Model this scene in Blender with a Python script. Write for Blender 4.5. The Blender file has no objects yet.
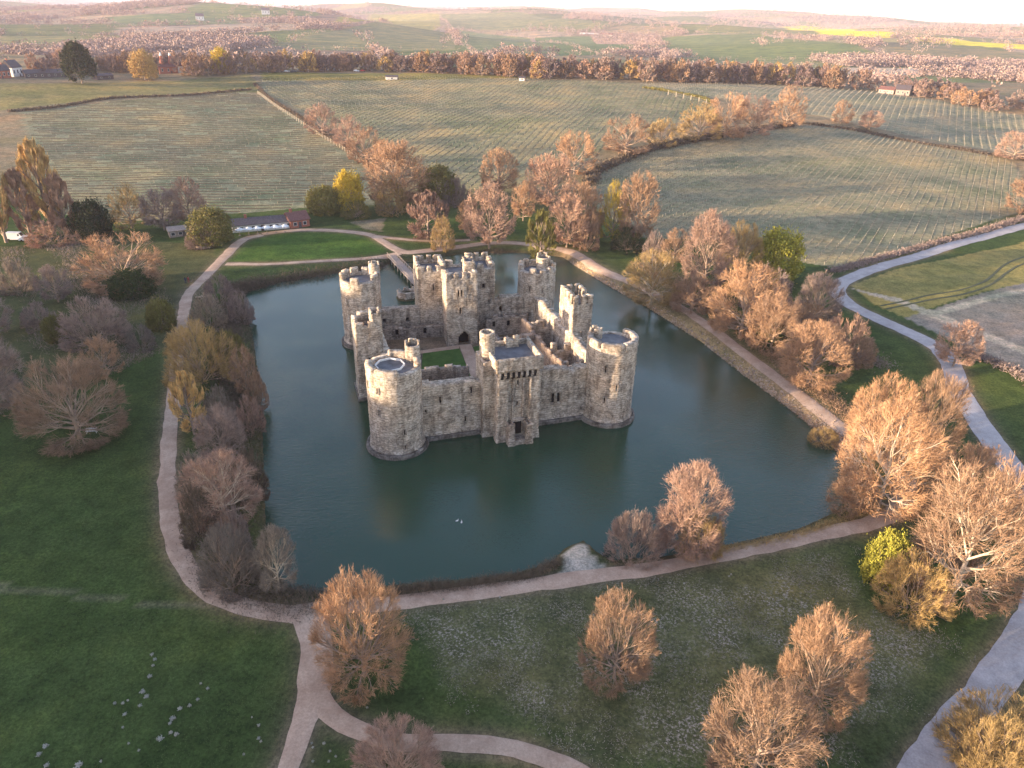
import bpy, math, random
import numpy as np
rnd = random.Random(7); nr = np.random.RandomState(11)
S = bpy.context.scene
COL = S.collection
PI = math.pi
# ------------------------------------------------------------------ camera model (used to survey where things stand on the ground)
F, CH, P, R = 715.0, 66.0, math.radians(27.6), math.radians(1.5)
CR, SR = math.cos(R), math.sin(R)
def ray(u, v):
    a = (u-512)/F; b = (384-v)/F
    a, b = a*CR-b*SR, a*SR+b*CR
    return a, math.cos(P)+b*math.sin(P), -math.sin(P)+b*math.cos(P)
def at(u, v, z=0.):
    dx, dy, dz = ray(u, v); t = (z-CH)/dz
    return dx*t, dy*t
def zat(u, v, Y):
    dx, dy, dz = ray(u, v); t = Y/dy
    return CH+dz*t
# ------------------------------------------------------------------ small helpers
def tag(o, label=None, cat=None, group=None, kind=None):
    if label: o['label'] = label
    if cat: o['category'] = cat
    if group: o['group'] = group
    if kind: o['kind'] = kind
    return o
def empty(name, loc=(0, 0, 0), rz=0., parent=None):
    o = bpy.data.objects.new(name, None); COL.objects.link(o)
    o.location = loc; o.rotation_euler = (0, 0, rz); o.empty_display_size = .5
    if parent: o.parent = parent
    return o
def npmesh(name, V, Fc, mats=(), mi=None, smooth=False):
    """V (n,3); Fc list of arrays (m,k) with k 3 or 4"""
    me = bpy.data.meshes.new(name)
    V = np.asarray(V, dtype=np.float32).reshape(-1, 3)
    if not isinstance(Fc, (list, tuple)): Fc = [Fc]
    Fc = [np.asarray(f, dtype=np.int32) for f in Fc if len(f)]
    loops = np.concatenate([f.ravel() for f in Fc]); tot = np.concatenate([np.full(len(f), f.shape[1], dtype=np.int32) for f in Fc])
    st = np.concatenate([[0], np.cumsum(tot)[:-1]]).astype(np.int32)
    me.vertices.add(len(V)); me.vertices.foreach_set('co', V.ravel())
    me.loops.add(len(loops)); me.loops.foreach_set('vertex_index', loops)
    me.polygons.add(len(tot)); me.polygons.foreach_set('loop_start', st); me.polygons.foreach_set('loop_total', tot)
    for m in mats: me.materials.append(m)
    if mi is not None: me.polygons.foreach_set('material_index', np.asarray(mi, dtype=np.int32))
    if smooth: me.polygons.foreach_set('use_smooth', np.ones(len(tot), dtype=bool))
    me.update(calc_edges=True); me.validate()
    return me
def link(name, me, parent=None, loc=None, rz=None, scale=None):
    o = bpy.data.objects.new(name, me); COL.objects.link(o)
    if parent: o.parent = parent
    if loc is not None: o.location = loc
    if rz is not None: o.rotation_euler = (0, 0, rz)
    if scale is not None: o.scale = scale
    return o
class MB:
    """collects solids and links them as ONE mesh object"""
    def __init__(s): s.v = []; s.f = []
    def add(s, vs, fs):
        n = len(s.v); s.v += [tuple(p) for p in vs]; s.f += [tuple(i+n for i in f) for f in fs]; return s
    def box(s, x0, x1, y0, y1, z0, z1):
        return s.add([(x0, y0, z0), (x1, y0, z0), (x1, y1, z0), (x0, y1, z0), (x0, y0, z1), (x1, y0, z1), (x1, y1, z1), (x0, y1, z1)],
                     [(3, 2, 1, 0), (4, 5, 6, 7), (0, 1, 5, 4), (1, 2, 6, 5), (2, 3, 7, 6), (3, 0, 4, 7)])
    def prism(s, poly, z0, z1, top=None):
        n = len(poly); t = top or poly
        return s.add([(p[0], p[1], z0) for p in poly]+[(p[0], p[1], z1) for p in t],
                     [tuple(reversed(range(n))), tuple(range(n, 2*n))]+[(i, (i+1) % n, n+(i+1) % n, n+i) for i in range(n)])
    def bar(s, a, b, w, h=None):
        h = h or w
        a = np.array(a, float); b = np.array(b, float); d = b-a; d /= np.linalg.norm(d)+1e-9
        up = np.array([0, 0, 1.]) if abs(d[2]) < .95 else np.array([1., 0, 0])
        x = np.cross(d, up); x /= np.linalg.norm(x); y = np.cross(x, d)
        c = [(-1, -1), (1, -1), (1, 1), (-1, 1)]
        vs = [a+x*w/2*i+y*h/2*j for i, j in c]+[b+x*w/2*i+y*h/2*j for i, j in c]
        return s.add(vs, [(3, 2, 1, 0), (4, 5, 6, 7), (0, 1, 5, 4), (1, 2, 6, 5), (2, 3, 7, 6), (3, 0, 4, 7)])
    def lathe(s, cx, cy, prof, n=12, cap=True):
        vs = []; fs = []
        for r, z in prof:
            for i in range(n): a = 2*PI*i/n; vs.append((cx+r*math.cos(a), cy+r*math.sin(a), z))
        for k in range(len(prof)-1):
            for i in range(n): j = (i+1) % n; fs.append((k*n+i, k*n+j, k*n+n+j, k*n+n+i))
        if cap: fs.append(tuple(range((len(prof)-1)*n, len(prof)*n))); fs.append(tuple(reversed(range(n))))
        return s.add(vs, fs)
    def build(s, name, mat, parent=None, loc=None, rz=None):
        me = bpy.data.meshes.new(name); me.from_pydata(s.v, [], s.f); me.materials.append(mat); me.validate(); me.update()
        return link(name, me, parent, loc, rz)
# ------------------------------------------------------------------ materials
def nodes(name):
    m = bpy.data.materials.new(name); m.use_nodes = True
    nt = m.node_tree; b = nt.nodes['Principled BSDF']; b.inputs['Specular IOR Level'].default_value = .2
    return m, nt, b
def N(nt, t, **k):
    n = nt.nodes.new(t)
    for a, c in k.items():
        if a.startswith('i_'):
            key = a[2:].replace('_', ' ')
            n.inputs[int(key) if key.isdigit() else key].default_value = c
        else: setattr(n, a, c)
    return n
def ramp(nt, fac, stops):
    r = nt.nodes.new('ShaderNodeValToRGB'); nt.links.new(fac, r.inputs[0])
    e = r.color_ramp.elements
    e[0].position, e[0].color = stops[0][0], tuple(stops[0][1])+(1,)
    e[1].position, e[1].color = stops[-1][0], tuple(stops[-1][1])+(1,)
    for p, c in stops[1:-1]:
        q = e.new(p); q.color = tuple(c)+(1,)
    return r.outputs[0]
def mix(nt, a, b, fac, mode='MIX'):
    m = nt.nodes.new('ShaderNodeMix'); m.data_type = 'RGBA'; m.blend_type = mode
    for s, val in ((m.inputs[0], fac), (m.inputs[6], a), (m.inputs[7], b)):
        if hasattr(val, 'links') or hasattr(val, 'is_linked'): nt.links.new(val, s)
        else: s.default_value = val if isinstance(val, (int, float)) else tuple(val)+((1,) if len(val) == 3 else ())
    return m.outputs[2]
def noise(nt, vec, scale, detail=3, rough=.55):
    n = N(nt, 'ShaderNodeTexNoise', i_Scale=scale, i_Detail=detail, i_Roughness=rough)
    if vec is not None: nt.links.new(vec, n.inputs['Vector'])
    return n.outputs['Fac']
def bump(nt, b, h, strength, dist):
    n = N(nt, 'ShaderNodeBump', i_Strength=strength, i_Distance=dist)
    nt.links.new(h, n.inputs['Height']); nt.links.new(n.outputs[0], b.inputs['Normal'])
def plain(name, col, rough=.8, var=.25, scale=1.5, metallic=0.):
    m, nt, b = nodes(name)
    tc = N(nt, 'ShaderNodeTexCoord'); f = noise(nt, tc.outputs['Object'], scale, 4)
    c = np.array(col)
    nt.links.new(ramp(nt, f, [(.3, c*(1-var)), (.7, np.minimum(c*(1+var), 1))]), b.inputs['Base Color'])
    b.inputs['Roughness'].default_value = rough; b.inputs['Metallic'].default_value = metallic
    return m
def foliage(name, col, rough=.85):
    m, nt, b = nodes(name)
    oi = N(nt, 'ShaderNodeObjectInfo'); tc = N(nt, 'ShaderNodeTexCoord')
    f = noise(nt, tc.outputs['Object'], 1.3, 3)
    c = np.array(col)
    base = ramp(nt, f, [(.3, c*.55), (.5, c), (.72, np.minimum(c*1.35, 1))])
    var = ramp(nt, oi.outputs['Random'], [(0, (.78, .78, .8)), (.5, (1, .97, .94)), (1, (1.2, 1.12, 1.))])
    nt.links.new(mix(nt, base, var, 1., 'MULTIPLY'), b.inputs['Base Color'])
    b.inputs['Roughness'].default_value = rough
    return m
def stone(name, c0, c1, stain=.5, course=True, scale=1.):
    m, nt, b = nodes(name)
    tc = N(nt, 'ShaderNodeTexCoord'); o = tc.outputs['Object']
    mp = N(nt, 'ShaderNodeMapping'); mp.inputs['Scale'].default_value = (1.5*scale, 1.5*scale, 2.9*scale); nt.links.new(o, mp.inputs['Vector'])
    vo = N(nt, 'ShaderNodeTexVoronoi', i_Scale=1.); nt.links.new(mp.outputs[0], vo.inputs['Vector'])
    sp = N(nt, 'ShaderNodeSeparateColor'); nt.links.new(vo.outputs['Color'], sp.inputs[0])
    cell = ramp(nt, sp.outputs[0], [(0, np.array(c0)*.68), (.4, c0), (.8, c1), (1, np.array(c1)*1.15)])
    big = noise(nt, o, .16, 5, .65)
    hue = ramp(nt, big, [(.34, (.86, .88, .92)), (.5, (1, .98, .95)), (.66, (1.1, 1.0, .9))])
    c = mix(nt, cell, hue, 1., 'MULTIPLY')
    st = noise(nt, o, .55, 6, .75)
    c = mix(nt, c, ramp(nt, st, [(.40, (.30, .27, .25)), (.55, (1, 1, 1))]), stain, 'MULTIPLY')
    ms = N(nt, 'ShaderNodeMapping'); ms.inputs['Scale'].default_value = (1., 1., .16); nt.links.new(o, ms.inputs['Vector'])
    c = mix(nt, c, ramp(nt, noise(nt, ms.outputs[0], .9, 5, .7), [(.38, (.44, .41, .385)), (.5, (1, 1, 1)), (.7, (1.12, 1.08, 1.03))]), .75, 'MULTIPLY')
    fine = noise(nt, o, 5., 3, .7)
    c = mix(nt, c, ramp(nt, fine, [(.35, (.62, .6, .59)), (.6, (1.1, 1.08, 1.06))]), .6, 'MULTIPLY')
    wv = N(nt, 'ShaderNodeTexWave', wave_type='BANDS', bands_direction='Z', i_Scale=.72, i_Distortion=.8, i_Detail=2.); nt.links.new(o, wv.inputs['Vector'])
    c = mix(nt, c, ramp(nt, wv.outputs['Fac'], [(.0, (.66, .64, .62)), (.35, (1, 1, 1))]), .55, 'MULTIPLY')
    nt.links.new(c, b.inputs['Base Color']); b.inputs['Roughness'].default_value = .9
    h = mix(nt, vo.outputs['Distance'], st, .6)
    bump(nt, b, h, .5, .05)
    return m
M = {}
M['stone'] = stone('castle_stone', (.47, .415, .35), (.60, .535, .46), .62, scale=1.7)
M['stone_dark'] = stone('weathered_stone', (.40, .35, .30), (.50, .44, .38), .6, scale=2.)
M['stone_pink'] = stone('render_stone', (.34, .27, .22), (.38, .305, .25), .25)
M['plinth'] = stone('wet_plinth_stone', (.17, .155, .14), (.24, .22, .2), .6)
M['lead'] = plain('roof_lead', (.13, .135, .15), .6, .35, .8)
M['dark'] = plain('shade_black', (.015, .014, .014), .9, .3)  # near-black stands in for the shade inside openings; hair shares it
M['wood'] = plain('bridge_timber', (.30, .25, .22), .85, .25, 3.)
M['white'] = plain('white_paint', (.72, .70, .67), .5, .06)
M['brick'] = plain('red_brick', (.33, .13, .09), .85, .25, 4.)
M['tile'] = plain('clay_roof_tile', (.17, .085, .075), .8, .3, 3.)
M['slate'] = plain('slate_roof', (.10, .085, .09), .7, .3, 2.)
M['glass'] = plain('window_glass', (.05, .06, .07), .15, .1)
M['vehicle_white'] = plain('white_vehicle_paint', (.75, .75, .76), .3, .04)
M['vehicle_dark'] = plain('dark_vehicle_paint', (.06, .07, .09), .3, .05)
M['vehicle_red'] = plain('red_vehicle_paint', (.4, .05, .04), .3, .05)
M['tyre'] = plain('tyre_rubber', (.02, .02, .02), .9, .1)
M['post'] = plain('pale_fence_post', (.40, .35, .27), .8, .3, .3)
M['chalk'] = plain('pale_flower_heads', (.42, .42, .38), .8, .15, 9.)
M['skin'] = plain('skin', (.5, .33, .25), .6, .05)
M['cloth_a'] = plain('dark_blue_clothing', (.03, .04, .08), .9, .1)
M['cloth_b'] = plain('red_clothing', (.3, .05, .05), .9, .1)
M['canvas'] = plain('white_canvas', (.7, .7, .68), .8, .06)
TC = dict(gold=(.60, .42, .19), orange=(.38, .245, .155), brown=(.33, .22, .145), grey=(.26, .22, .18), purple=(.29, .225, .20), yellow=(.50, .38, .05), olive=(.18, .17, .05),
          pink=(.37, .25, .195), green=(.055, .085, .025), straw=(.42, .30, .13), dark=(.035, .05, .022), scrub=(.13, .105, .08), lime=(.27, .27, .045), wood=(.25, .185, .175))
for k, c in TC.items(): M['t_'+k] = foliage(k+'_crown', c)
M['bark'] = foliage('grey_brown_bark', (.30, .235, .19))
M['bark_pale'] = foliage('pale_bark', (.52, .44, .35))
# ------------------------------------------------------------------ terrain
def sst(x, a, b):
    t = np.clip((x-a)/(b-a), 0, 1); return t*t*(3-2*t)
MOAT_PX = [(243, 293), (255, 345), (262, 400), (264, 460), (266, 520), (274, 570), (286, 588), (335, 594), (395, 584), (450, 580), (510, 574), (548, 564), (566, 547), (584, 540), (598, 552),
           (612, 560), (665, 556), (720, 546), (800, 528), (835, 512), (850, 492), (846, 462), (826, 438), (790, 409), (745, 376), (700, 341), (650, 309), (612, 288), (582, 270), (562, 257), (520, 253),
           (470, 253), (440, 257), (420, 262), (392, 262), (380, 268), (330, 274), (280, 282)]
MOAT = np.array([at(u, v, 0) for u, v in MOAT_PX])
FL, FR, BL, BR = (-19.2, 103.2), (17.5, 115.2), (-33., 145.), (4.9, 153.5)
CAST = np.array([FL, FR, BR, BL])
ISLET = np.array(at(407, 292, 1.5))
def inpoly(x, y, poly):
    x = np.asarray(x, float); y = np.asarray(y, float); ins = np.zeros(np.broadcast(x, y).shape, bool)
    n = len(poly)
    for i in range(n):
        x0, y0 = poly[i]; x1, y1 = poly[(i+1) % n]
        if y0 == y1: continue
        c = ((y0 > y) != (y1 > y)) & (x < (x1-x0)*(y-y0)/(y1-y0)+x0); ins ^= c
    return ins
def pdist(x, y, poly, closed=True):
    x = np.asarray(x, float); y = np.asarray(y, float); d = np.full(np.broadcast(x, y).shape, 1e9)
    n = len(poly)
    for i in range(n if closed else n-1):
        a = poly[i]; b = poly[(i+1) % n]; ex, ey = b[0]-a[0], b[1]-a[1]; L = ex*ex+ey*ey+1e-9
        t = np.clip(((x-a[0])*ex+(y-a[1])*ey)/L, 0, 1)
        d = np.minimum(d, np.hypot(x-a[0]-t*ex, y-a[1]-t*ey))
    return d
def land(x, y):
    x = np.asarray(x, float); y = np.asarray(y, float)
    z = 1.25+.25*np.sin(x*.045+1.)*np.sin(y*.05)+.12*np.sin(x*.13+y*.09)
    # lower ground towards the road on the right, unseen ridge added at left to shade the castle foot
    z = z+1.2*sst(x, 75, 130)*(1-sst(y, 150, 260))
    z = z+34*np.exp(-((x+225)/42)**2)*(1-sst(y, 95, 155))*sst(y, -160, -60)
    # vineyard slope, its crest, the valley behind it
    z = z+19*sst(y, 215, 640)+1.5*np.sin(x*.012+.6)*sst(y, 260, 420)+1.3*np.sin(y*.035+x*.008)*sst(y, 260, 420)*(1-sst(y, 560, 640))
    z = z-24*sst(y, 650, 980)
    g = sst(y, 900, 2200)
    z = z+g*(4*np.sin(x*.011+y*.004)*np.sin(y*.009)+26+24*np.sin(x*.0021+1.1)*np.sin(y*.0019+.4)+16*np.sin(x*.0043+y*.0021)+9*np.sin(y*.0062+x*.003+2.))
    g2 = sst(y, 3000, 7000)
    z = z+g2*(18+30*np.sin(x*.0007+.8)+16*np.sin(x*.0017+y*.0008))-g2*14*sst(x, -1000, 6000)
    z = z+6*sst(np.abs(x), 600, 3000)*np.sin(x*.004)
    return z
def terr(x, y):
    x = np.asarray(x, float); y = np.asarray(y, float)
    z = land(x, y)
    near = (x > -110) & (x < 90) & (y > 40) & (y < 250)
    if np.any(near):
        if z.ndim == 0: z = z.reshape(1); x = np.atleast_1d(x); y = np.atleast_1d(y); near = np.atleast_1d(near); sc = True
        else: sc = False
        xn, yn = x[near], y[near]
        ins = inpoly(xn, yn, MOAT); d = pdist(xn, yn, MOAT)
        zn = z[near]
        eb = sst(xn, 8, 20)*sst(yn, 95, 105); zn = zn+eb*1.0*np.exp(-(d/7.)**2); zl = zn*(1-np.exp(-d/(1.3+.9*eb))); zw = -2.6*(1-np.exp(-d/1.6))
        # castle platform and the causeway islet
        ci = inpoly(xn, yn, CAST); cd = pdist(xn, yn, CAST)
        k = ci & (cd > .9)
        zz = np.where(ins, zw, zl)
        zz = np.where(k, 1.5, zz)
        di = np.hypot(xn-ISLET[0], yn-ISLET[1]); zz = np.where(ins & ~ci, np.maximum(zz, 1.2-2.6*sst(di, 1.6, 4.2)), zz)
        z = z.copy(); z[near] = zz
        if sc: return z[0]
    return z
def gnd(u, v, far=14000.):
    dx, dy, dz = ray(u, v)
    t0 = 20.; t = t0; step = 4.
    while t < far:
        if CH+dz*t < float(land(dx*t, dy*t)): break
        t0 = t; step = max(4., t*.012); t += step
    a, b = t0, t
    for _ in range(14):
        m = (a+b)/2
        if CH+dz*m < float(land(dx*m, dy*m)): b = m
        else: a = m
    return dx*b, dy*b
def gpoly(pts): return np.array([gnd(u, v) for u, v in pts])
def zl(x, y): return float(land(x, y))
# paths (centre lines surveyed from the photograph)
def catmull(pts, step=1.2):
    pts = np.array(pts, float); out = []
    Pp = np.vstack([2*pts[0]-pts[1], pts, 2*pts[-1]-pts[-2]])
    for i in range(1, len(Pp)-2):
        p0, p1, p2, p3 = Pp[i-1], Pp[i], Pp[i+1], Pp[i+2]
        n = max(2, int(np.linalg.norm((p2-p1)[:2])/step))
        for k in range(n):
            t = k/n
            out.append(.5*((2*p1)+(-p0+p2)*t+(2*p0-5*p1+4*p2-p3)*t*t+(-p0+3*p1-3*p2+p3)*t**3))
    out.append(pts[-1]); return np.array(out)
def pathline(px):  # px: (u, v, width_m)
    return catmull([(*gnd(u, v), w) for u, v, w in px])
PATHS = {
 'path_west': pathline([(262, 235, 2.6), (243, 240, 3.0), (224, 257, 3.0), (207, 275, 2.8), (191, 291, 2.6), (185, 305, 2.6), (180, 340, 2.5), (176, 372, 2.4), (173, 405, 2.4), (169, 440, 2.4), (167, 480, 2.4), (170, 520, 2.5), (181, 557, 2.6), (202, 585, 2.7), (232, 603, 2.7), (268, 611, 2.6), (305, 616, 3.0)]),
 'path_south': pathline([(296, 612, 2.6), (340, 606, 2.6), (400, 602, 2.6), (480, 591, 2.6), (560, 581, 2.6), (650, 568, 2.6), (740, 551, 2.6), (820, 534, 2.6), (880, 520, 2.8), (905, 500, 3.0), (905, 480, 3.0), (880, 458, 2.8), (852, 438, 2.8), (800, 397, 2.7), (740, 352, 2.7), (690, 315, 2.8), (640, 288, 3.0), (600, 270, 3.2), (572, 253, 3.4), (545, 247, 3.2), (515, 243, 3.), (480, 244, 3.), (440, 249, 3.), (405, 252, 3.2), (385, 243, 3.0), (370, 235, 2.8), (340, 231, 2.8), (300, 230, 2.8), (262, 234, 2.8)]),
 'path_lawn': pathline([(226, 264, 2.4), (270, 264, 2.), (320, 261, 2.), (370, 258, 2.2), (400, 253, 2.6)]),
 'path_branch': pathline([(372, 236, 2.2), (400, 239, 2.), (430, 241, 2.), (470, 240, 2.)]),
 'path_stem': pathline([(308, 612, 4.), (316, 640, 3.6), (316, 670, 3.7), (312, 700, 3.2), (300, 735, 2.4), (286, 775, 2.), (270, 830, 2.)]),
 'path_fork': pathline([(312, 668, 2.4), (318, 698, 2.6), (345, 724, 2.2), (390, 741, 2.), (440, 743, 2.), (490, 745, 2.), (540, 757, 2.), (590, 780, 2.), (640, 820, 2.)]),
 'road': pathline([(1100, 208, 4.5), (1024, 226, 4.5), (960, 243, 4.4), (905, 260, 4.3), (860, 274, 4.2), (838, 287, 4.2), (846, 302, 4.2), (880, 320, 4.2), (930, 343, 4.2), (950, 362, 4.2), (960, 392, 4.2), (985, 432, 4.2), (1020, 480, 4.2), (1044, 530, 4.2), (1044, 590, 4.2), (1020, 645, 4.1), (981, 697, 4.), (942, 748, 4.), (900, 800, 4.), (820, 890, 4.)]),
}
# field polygons (as pixels in the photograph, projected on the terrain): colour, roughness
ZONES = [
 # name, pixel polygon, colour, speckle colour, speckle
 ('far', [(-400, 60), (1400, 60), (1400, 24), (900, 18), (400, 8), (-400, 0)], (.26, .205, .165)),
 ('west_scrub', [(-60, 250), (120, 238), (215, 245), (215, 290), (180, 310), (172, 345), (60, 395), (-60, 420)], (.075, .085, .04)),
 ('lawn_oval', [(230, 262), (245, 243), (280, 233), (330, 231), (372, 237), (388, 252), (330, 259)], (.05, .105, .022)),
 ('vine_left', [(20, 112), (120, 101), (245, 92), (262, 98), (360, 160), (375, 205), (300, 208), (230, 214), (120, 222), (60, 214)], (.20, .215, .155)),
 ('vine_mid', [(262, 78), (420, 76), (560, 80), (640, 84), (690, 92), (720, 110), (600, 150), (560, 178), (500, 190), (440, 188), (380, 152), (300, 112), (262, 90)], (.25, .24, .155)),
 ('verge_mid', [(262, 72), (420, 73), (560, 78), (420, 80), (262, 80)], (.22, .2, .07)),
 ('vine_right', [(585, 190), (600, 170), (650, 150), (700, 140), (790, 127), (830, 124), (1010, 160), (1040, 205), (930, 240), (840, 268), (800, 262), (720, 240), (640, 238), (600, 210)], (.25, .24, .165)),
 ('vine_far', [(640, 84), (760, 84), (880, 92), (960, 105), (1100, 130), (1100, 160), (1000, 152), (830, 118), (800, 112), (700, 95)], (.27, .26, .19)),
 ('pasture_left', [(-60, 86), (130, 82), (250, 74), (262, 92), (120, 98), (20, 108), (-60, 118)], (.21, .19, .09)),
 ('crop_gold', [(850, 285), (900, 268), (1100, 224), (1100, 268), (1000, 288), (940, 305), (905, 318), (870, 302)], (.27, .23, .085)),
 ('crop_grey', [(905, 318), (960, 300), (1100, 264), (1100, 420), (1024, 372), (960, 345)], (.28, .245, .215)),
 ('track_a', [(846, 287), (900, 304), (960, 330), (1060, 368), (1060, 362), (960, 322), (902, 299)], (.46, .40, .33)),
 ('track_b', [(930, 318), (1000, 298), (1060, 285), (1060, 281), (1000, 293), (925, 313)], (.46, .40, .33)),
 ('rough', [(400, 610), (560, 585), (700, 565), (850, 545), (870, 600), (960, 640), (930, 700), (850, 775), (600, 775), (560, 740), (440, 690)], (.11, .115, .055)),
 ('beach', [(560, 575), (566, 548), (580, 538), (590, 545), (595, 560), (610, 572)], (.36, .33, .29)),
 ('trackL', [(-40, 580), (60, 590), (170, 604), (240, 604), (170, 608), (60, 596), (-40, 586)], (.12, .13, .08)),
 ('wear_a', [(350, 222), (385, 218), (382, 232), (365, 229)], (.2, .18, .13)),
 # far hills
 ('h1', [(270, 45), (340, 30), (440, 28), (455, 40), (455, 50), (300, 50)], (.19, .2, .11)),
 ('h2', [(330, 28), (370, 14), (440, 14), (440, 27)], (.25, .24, .08)),
 ('h3', [(440, 14), (520, 12), (600, 22), (530, 30), (450, 27)], (.17, .19, .10)),
 ('h4', [(450, 28), (530, 38), (600, 55), (470, 55)], (.15, .19, .10)),
 ('h5', [(535, 38), (590, 36), (650, 54), (560, 56)], (.11, .17, .07)),
 ('h6', [(660, 38), (760, 34), (830, 42), (900, 60), (700, 60), (670, 50)], (.12, .17, .06)),
 ('h7', [(690, 24), (770, 24), (840, 34), (700, 34)], (.16, .18, .08)),
 ('gold1', [(780, 27), (830, 28), (895, 34), (890, 38), (820, 34)], (.75, .6, .05)),
 ('gold2', [(915, 37), (960, 39), (1060, 48), (1060, 52), (960, 45), (915, 41)], (.75, .6, .05)),
 ('straw1', [(785, 68), (900, 68), (1060, 72), (1060, 77), (900, 75), (790, 73)], (.42, .36, .3)),
 ('h8', [(880, 42), (1060, 56), (1060, 66), (880, 60)], (.18, .17, .1)),
 ('h9', [(120, 27), (250, 24), (300, 30), (200, 36), (110, 35)], (.33, .27, .22)),
 ('h10', [(100, 18), (230, 14), (240, 24), (120, 26)], (.12, .17, .09)),
 ('h11', [(0, 36), (80, 36), (130, 44), (60, 48), (0, 47)], (.18, .19, .09)),
 ('h12', [(180, 10), (300, 8), (320, 16), (200, 18)], (.14, .18, .08)),
 ('h13', [(520, 60), (700, 62), (690, 72), (540, 72)], (.14, .15, .07)),
 ('h14', [(600, 16), (680, 18), (690, 26), (610, 24)], (.13, .16, .09)),
]
def axis(lo, a, b, hi, step, g):
    c = list(np.arange(a, b+1e-6, step)); s = step; x = a; L = []
    while x > lo: s *= g; x -= s; L.append(x)
    s = step; x = b; Rr = []
    while x < hi: s = s*g; x += s; Rr.append(x)
    return np.array(L[::-1]+c+Rr)
def cells(x, y, cs=250.):
    """irregular field pattern of the far country: distance to the nearest and second nearest field centre, field id"""
    fx, fy = x+25*np.sin(y*.008), y*.72; f1 = np.full(fx.shape, 1e12); f2 = f1.copy(); idc = np.zeros(fx.shape); gx, gy = np.floor(fx/cs), np.floor(fy/cs)
    for ox in (-1, 0, 1):
        for oy in (-1, 0, 1):
            cx, cy = gx+ox, gy+oy; h1 = np.modf(np.abs(np.sin(cx*127.1+cy*311.7)*43758.5))[0]; h2 = np.modf(np.abs(np.sin(cx*269.5+cy*183.3)*24634.6))[0]
            dd = np.hypot(fx-(cx+h1)*cs, fy-(cy+h2)*cs); m = dd < f1; f2 = np.where(m, f1, np.minimum(f2, dd)); idc = np.where(m, h1*7.3+h2*3.1, idc); f1 = np.where(m, dd, f1)
    return f1, f2, idc
def build_ground():
    X = axis(-9000, -110, 130, 9000, .9, 1.022)
    Y1 = list(np.arange(44, 262, .9)); Y0 = []
    y, s = 44, .9
    while y > -500: s *= 1.08; y -= s; Y0.append(y)
    Y2 = []; y, s = Y1[-1], .9
    while y < 15000: s = min(s*1.05, max(3.0, y*.0062)); y += s; Y2.append(y)
    Y = np.array(Y0[::-1]+Y1+Y2)
    xx, yy = np.meshgrid(X, Y); z = terr(xx, yy)
    nx, ny = len(X), len(Y)
    V = np.stack([xx, yy, z], -1).reshape(-1, 3)
    i = np.arange(ny-1)[:, None]*nx+np.arange(nx-1)[None, :]
    Fq = np.stack([i, i+1, i+1+nx, i+nx], -1).reshape(-1, 4)
    col = np.zeros((ny, nx, 4), np.float32); col[..., :3] = (.052, .085, .027); col[..., 3] = 0
    farm = sst(yy, 240, 320)[..., None]; col[..., :3] = col[..., :3]*(1-farm)+np.array((.22, .185, .13))*farm
    # far country: a patchwork of irregular fields
    fm = yy > 850; f1_, f2_, idc = cells(xx[fm], yy[fm])
    pal = np.array([(.13, .17, .07), (.24, .20, .13), (.17, .19, .09), (.31, .25, .19), (.20, .155, .12), (.12, .15, .065), (.26, .24, .12), (.22, .17, .14)])
    col[fm, :3] = pal[(np.modf(idc)[0]*7.99).astype(int)]
    for nme, px, c in ZONES:
        if nme == 'far': continue
        pg = gpoly(px); x0, y0 = pg.min(0); x1, y1 = pg.max(0)
        m = (xx >= x0) & (xx <= x1) & (yy >= y0) & (yy <= y1)
        if not m.any(): continue
        k = np.zeros_like(m); k[m] = inpoly(xx[m], yy[m], pg)
        if nme == 'rough': w = np.clip(pdist(xx[k], yy[k], pg)/3., 0, 1)[:, None]; col[k, :3] = col[k, :3]*(1-w)+np.array(c)*w; col[k, 3] = w[:, 0]
        else: col[k, :3] = c
    # worn ground beside the paths, damp earth on the banks, painted sunlight on the east one
    nb = (xx > -125) & (xx < 140) & (yy > 30) & (yy < 300)
    xs, ys = xx[nb], yy[nb]; d = np.full(xs.shape, 1e9)
    for nme, pl in PATHS.items(): d = np.minimum(d, pdist(xs, ys, pl[::3, :2], False)-pl[:, 2].mean()/2)
    w = np.exp(-np.clip(d, 0, None)/.9)[:, None]*.8
    cc = col[nb, :3]*(1-w)+np.array((.20, .155, .115))*w
    ins = inpoly(xs, ys, MOAT); dm = pdist(xs, ys, MOAT)
    w = np.where(ins, 1., np.exp(-dm/(1.6+2.2*(xs > 12)*(ys > 98))))[:, None]*.85
    east = (sst(xs, 8, 20)*sst(ys, 92, 105))[:, None]
    cc = cc*(1-w)+(np.array((.075, .06, .045))*(1-east)+np.array((.42, .30, .19))*east)*w
    ci = inpoly(xs, ys, CAST); cc[ci] = (.16, .135, .11)
    bz = inpoly(xs, ys, gpoly([z_ for z_ in ZONES if z_[0] == 'beach'][0][1])); cc[bz] = (.44, .40, .36)
    col[nb, :3] = cc
    m, nt, b = nodes('ground_turf'); tc = N(nt, 'ShaderNodeTexCoord'); o = tc.outputs['Object']
    vc = N(nt, 'ShaderNodeVertexColor'); vc.layer_name = 'zone'
    c = mix(nt, vc.outputs['Color'], ramp(nt, noise(nt, o, .035, 6, .6), [(.35, (.66, .76, .72)), (.5, (1, 1, 1)), (.66, (1.38, 1.15, 1.0))]), 1., 'MULTIPLY')
    c = mix(nt, c, ramp(nt, noise(nt, o, .35, 5, .7), [(.35, (.62, .66, .62)), (.65, (1.35, 1.27, 1.2))]), .8, 'MULTIPLY')
    c = mix(nt, c, ramp(nt, noise(nt, o, 2.6, 4, .75), [(.35, (.5, .52, .5)), (.65, (1.5, 1.45, 1.35))]), .8, 'MULTIPLY')
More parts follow.
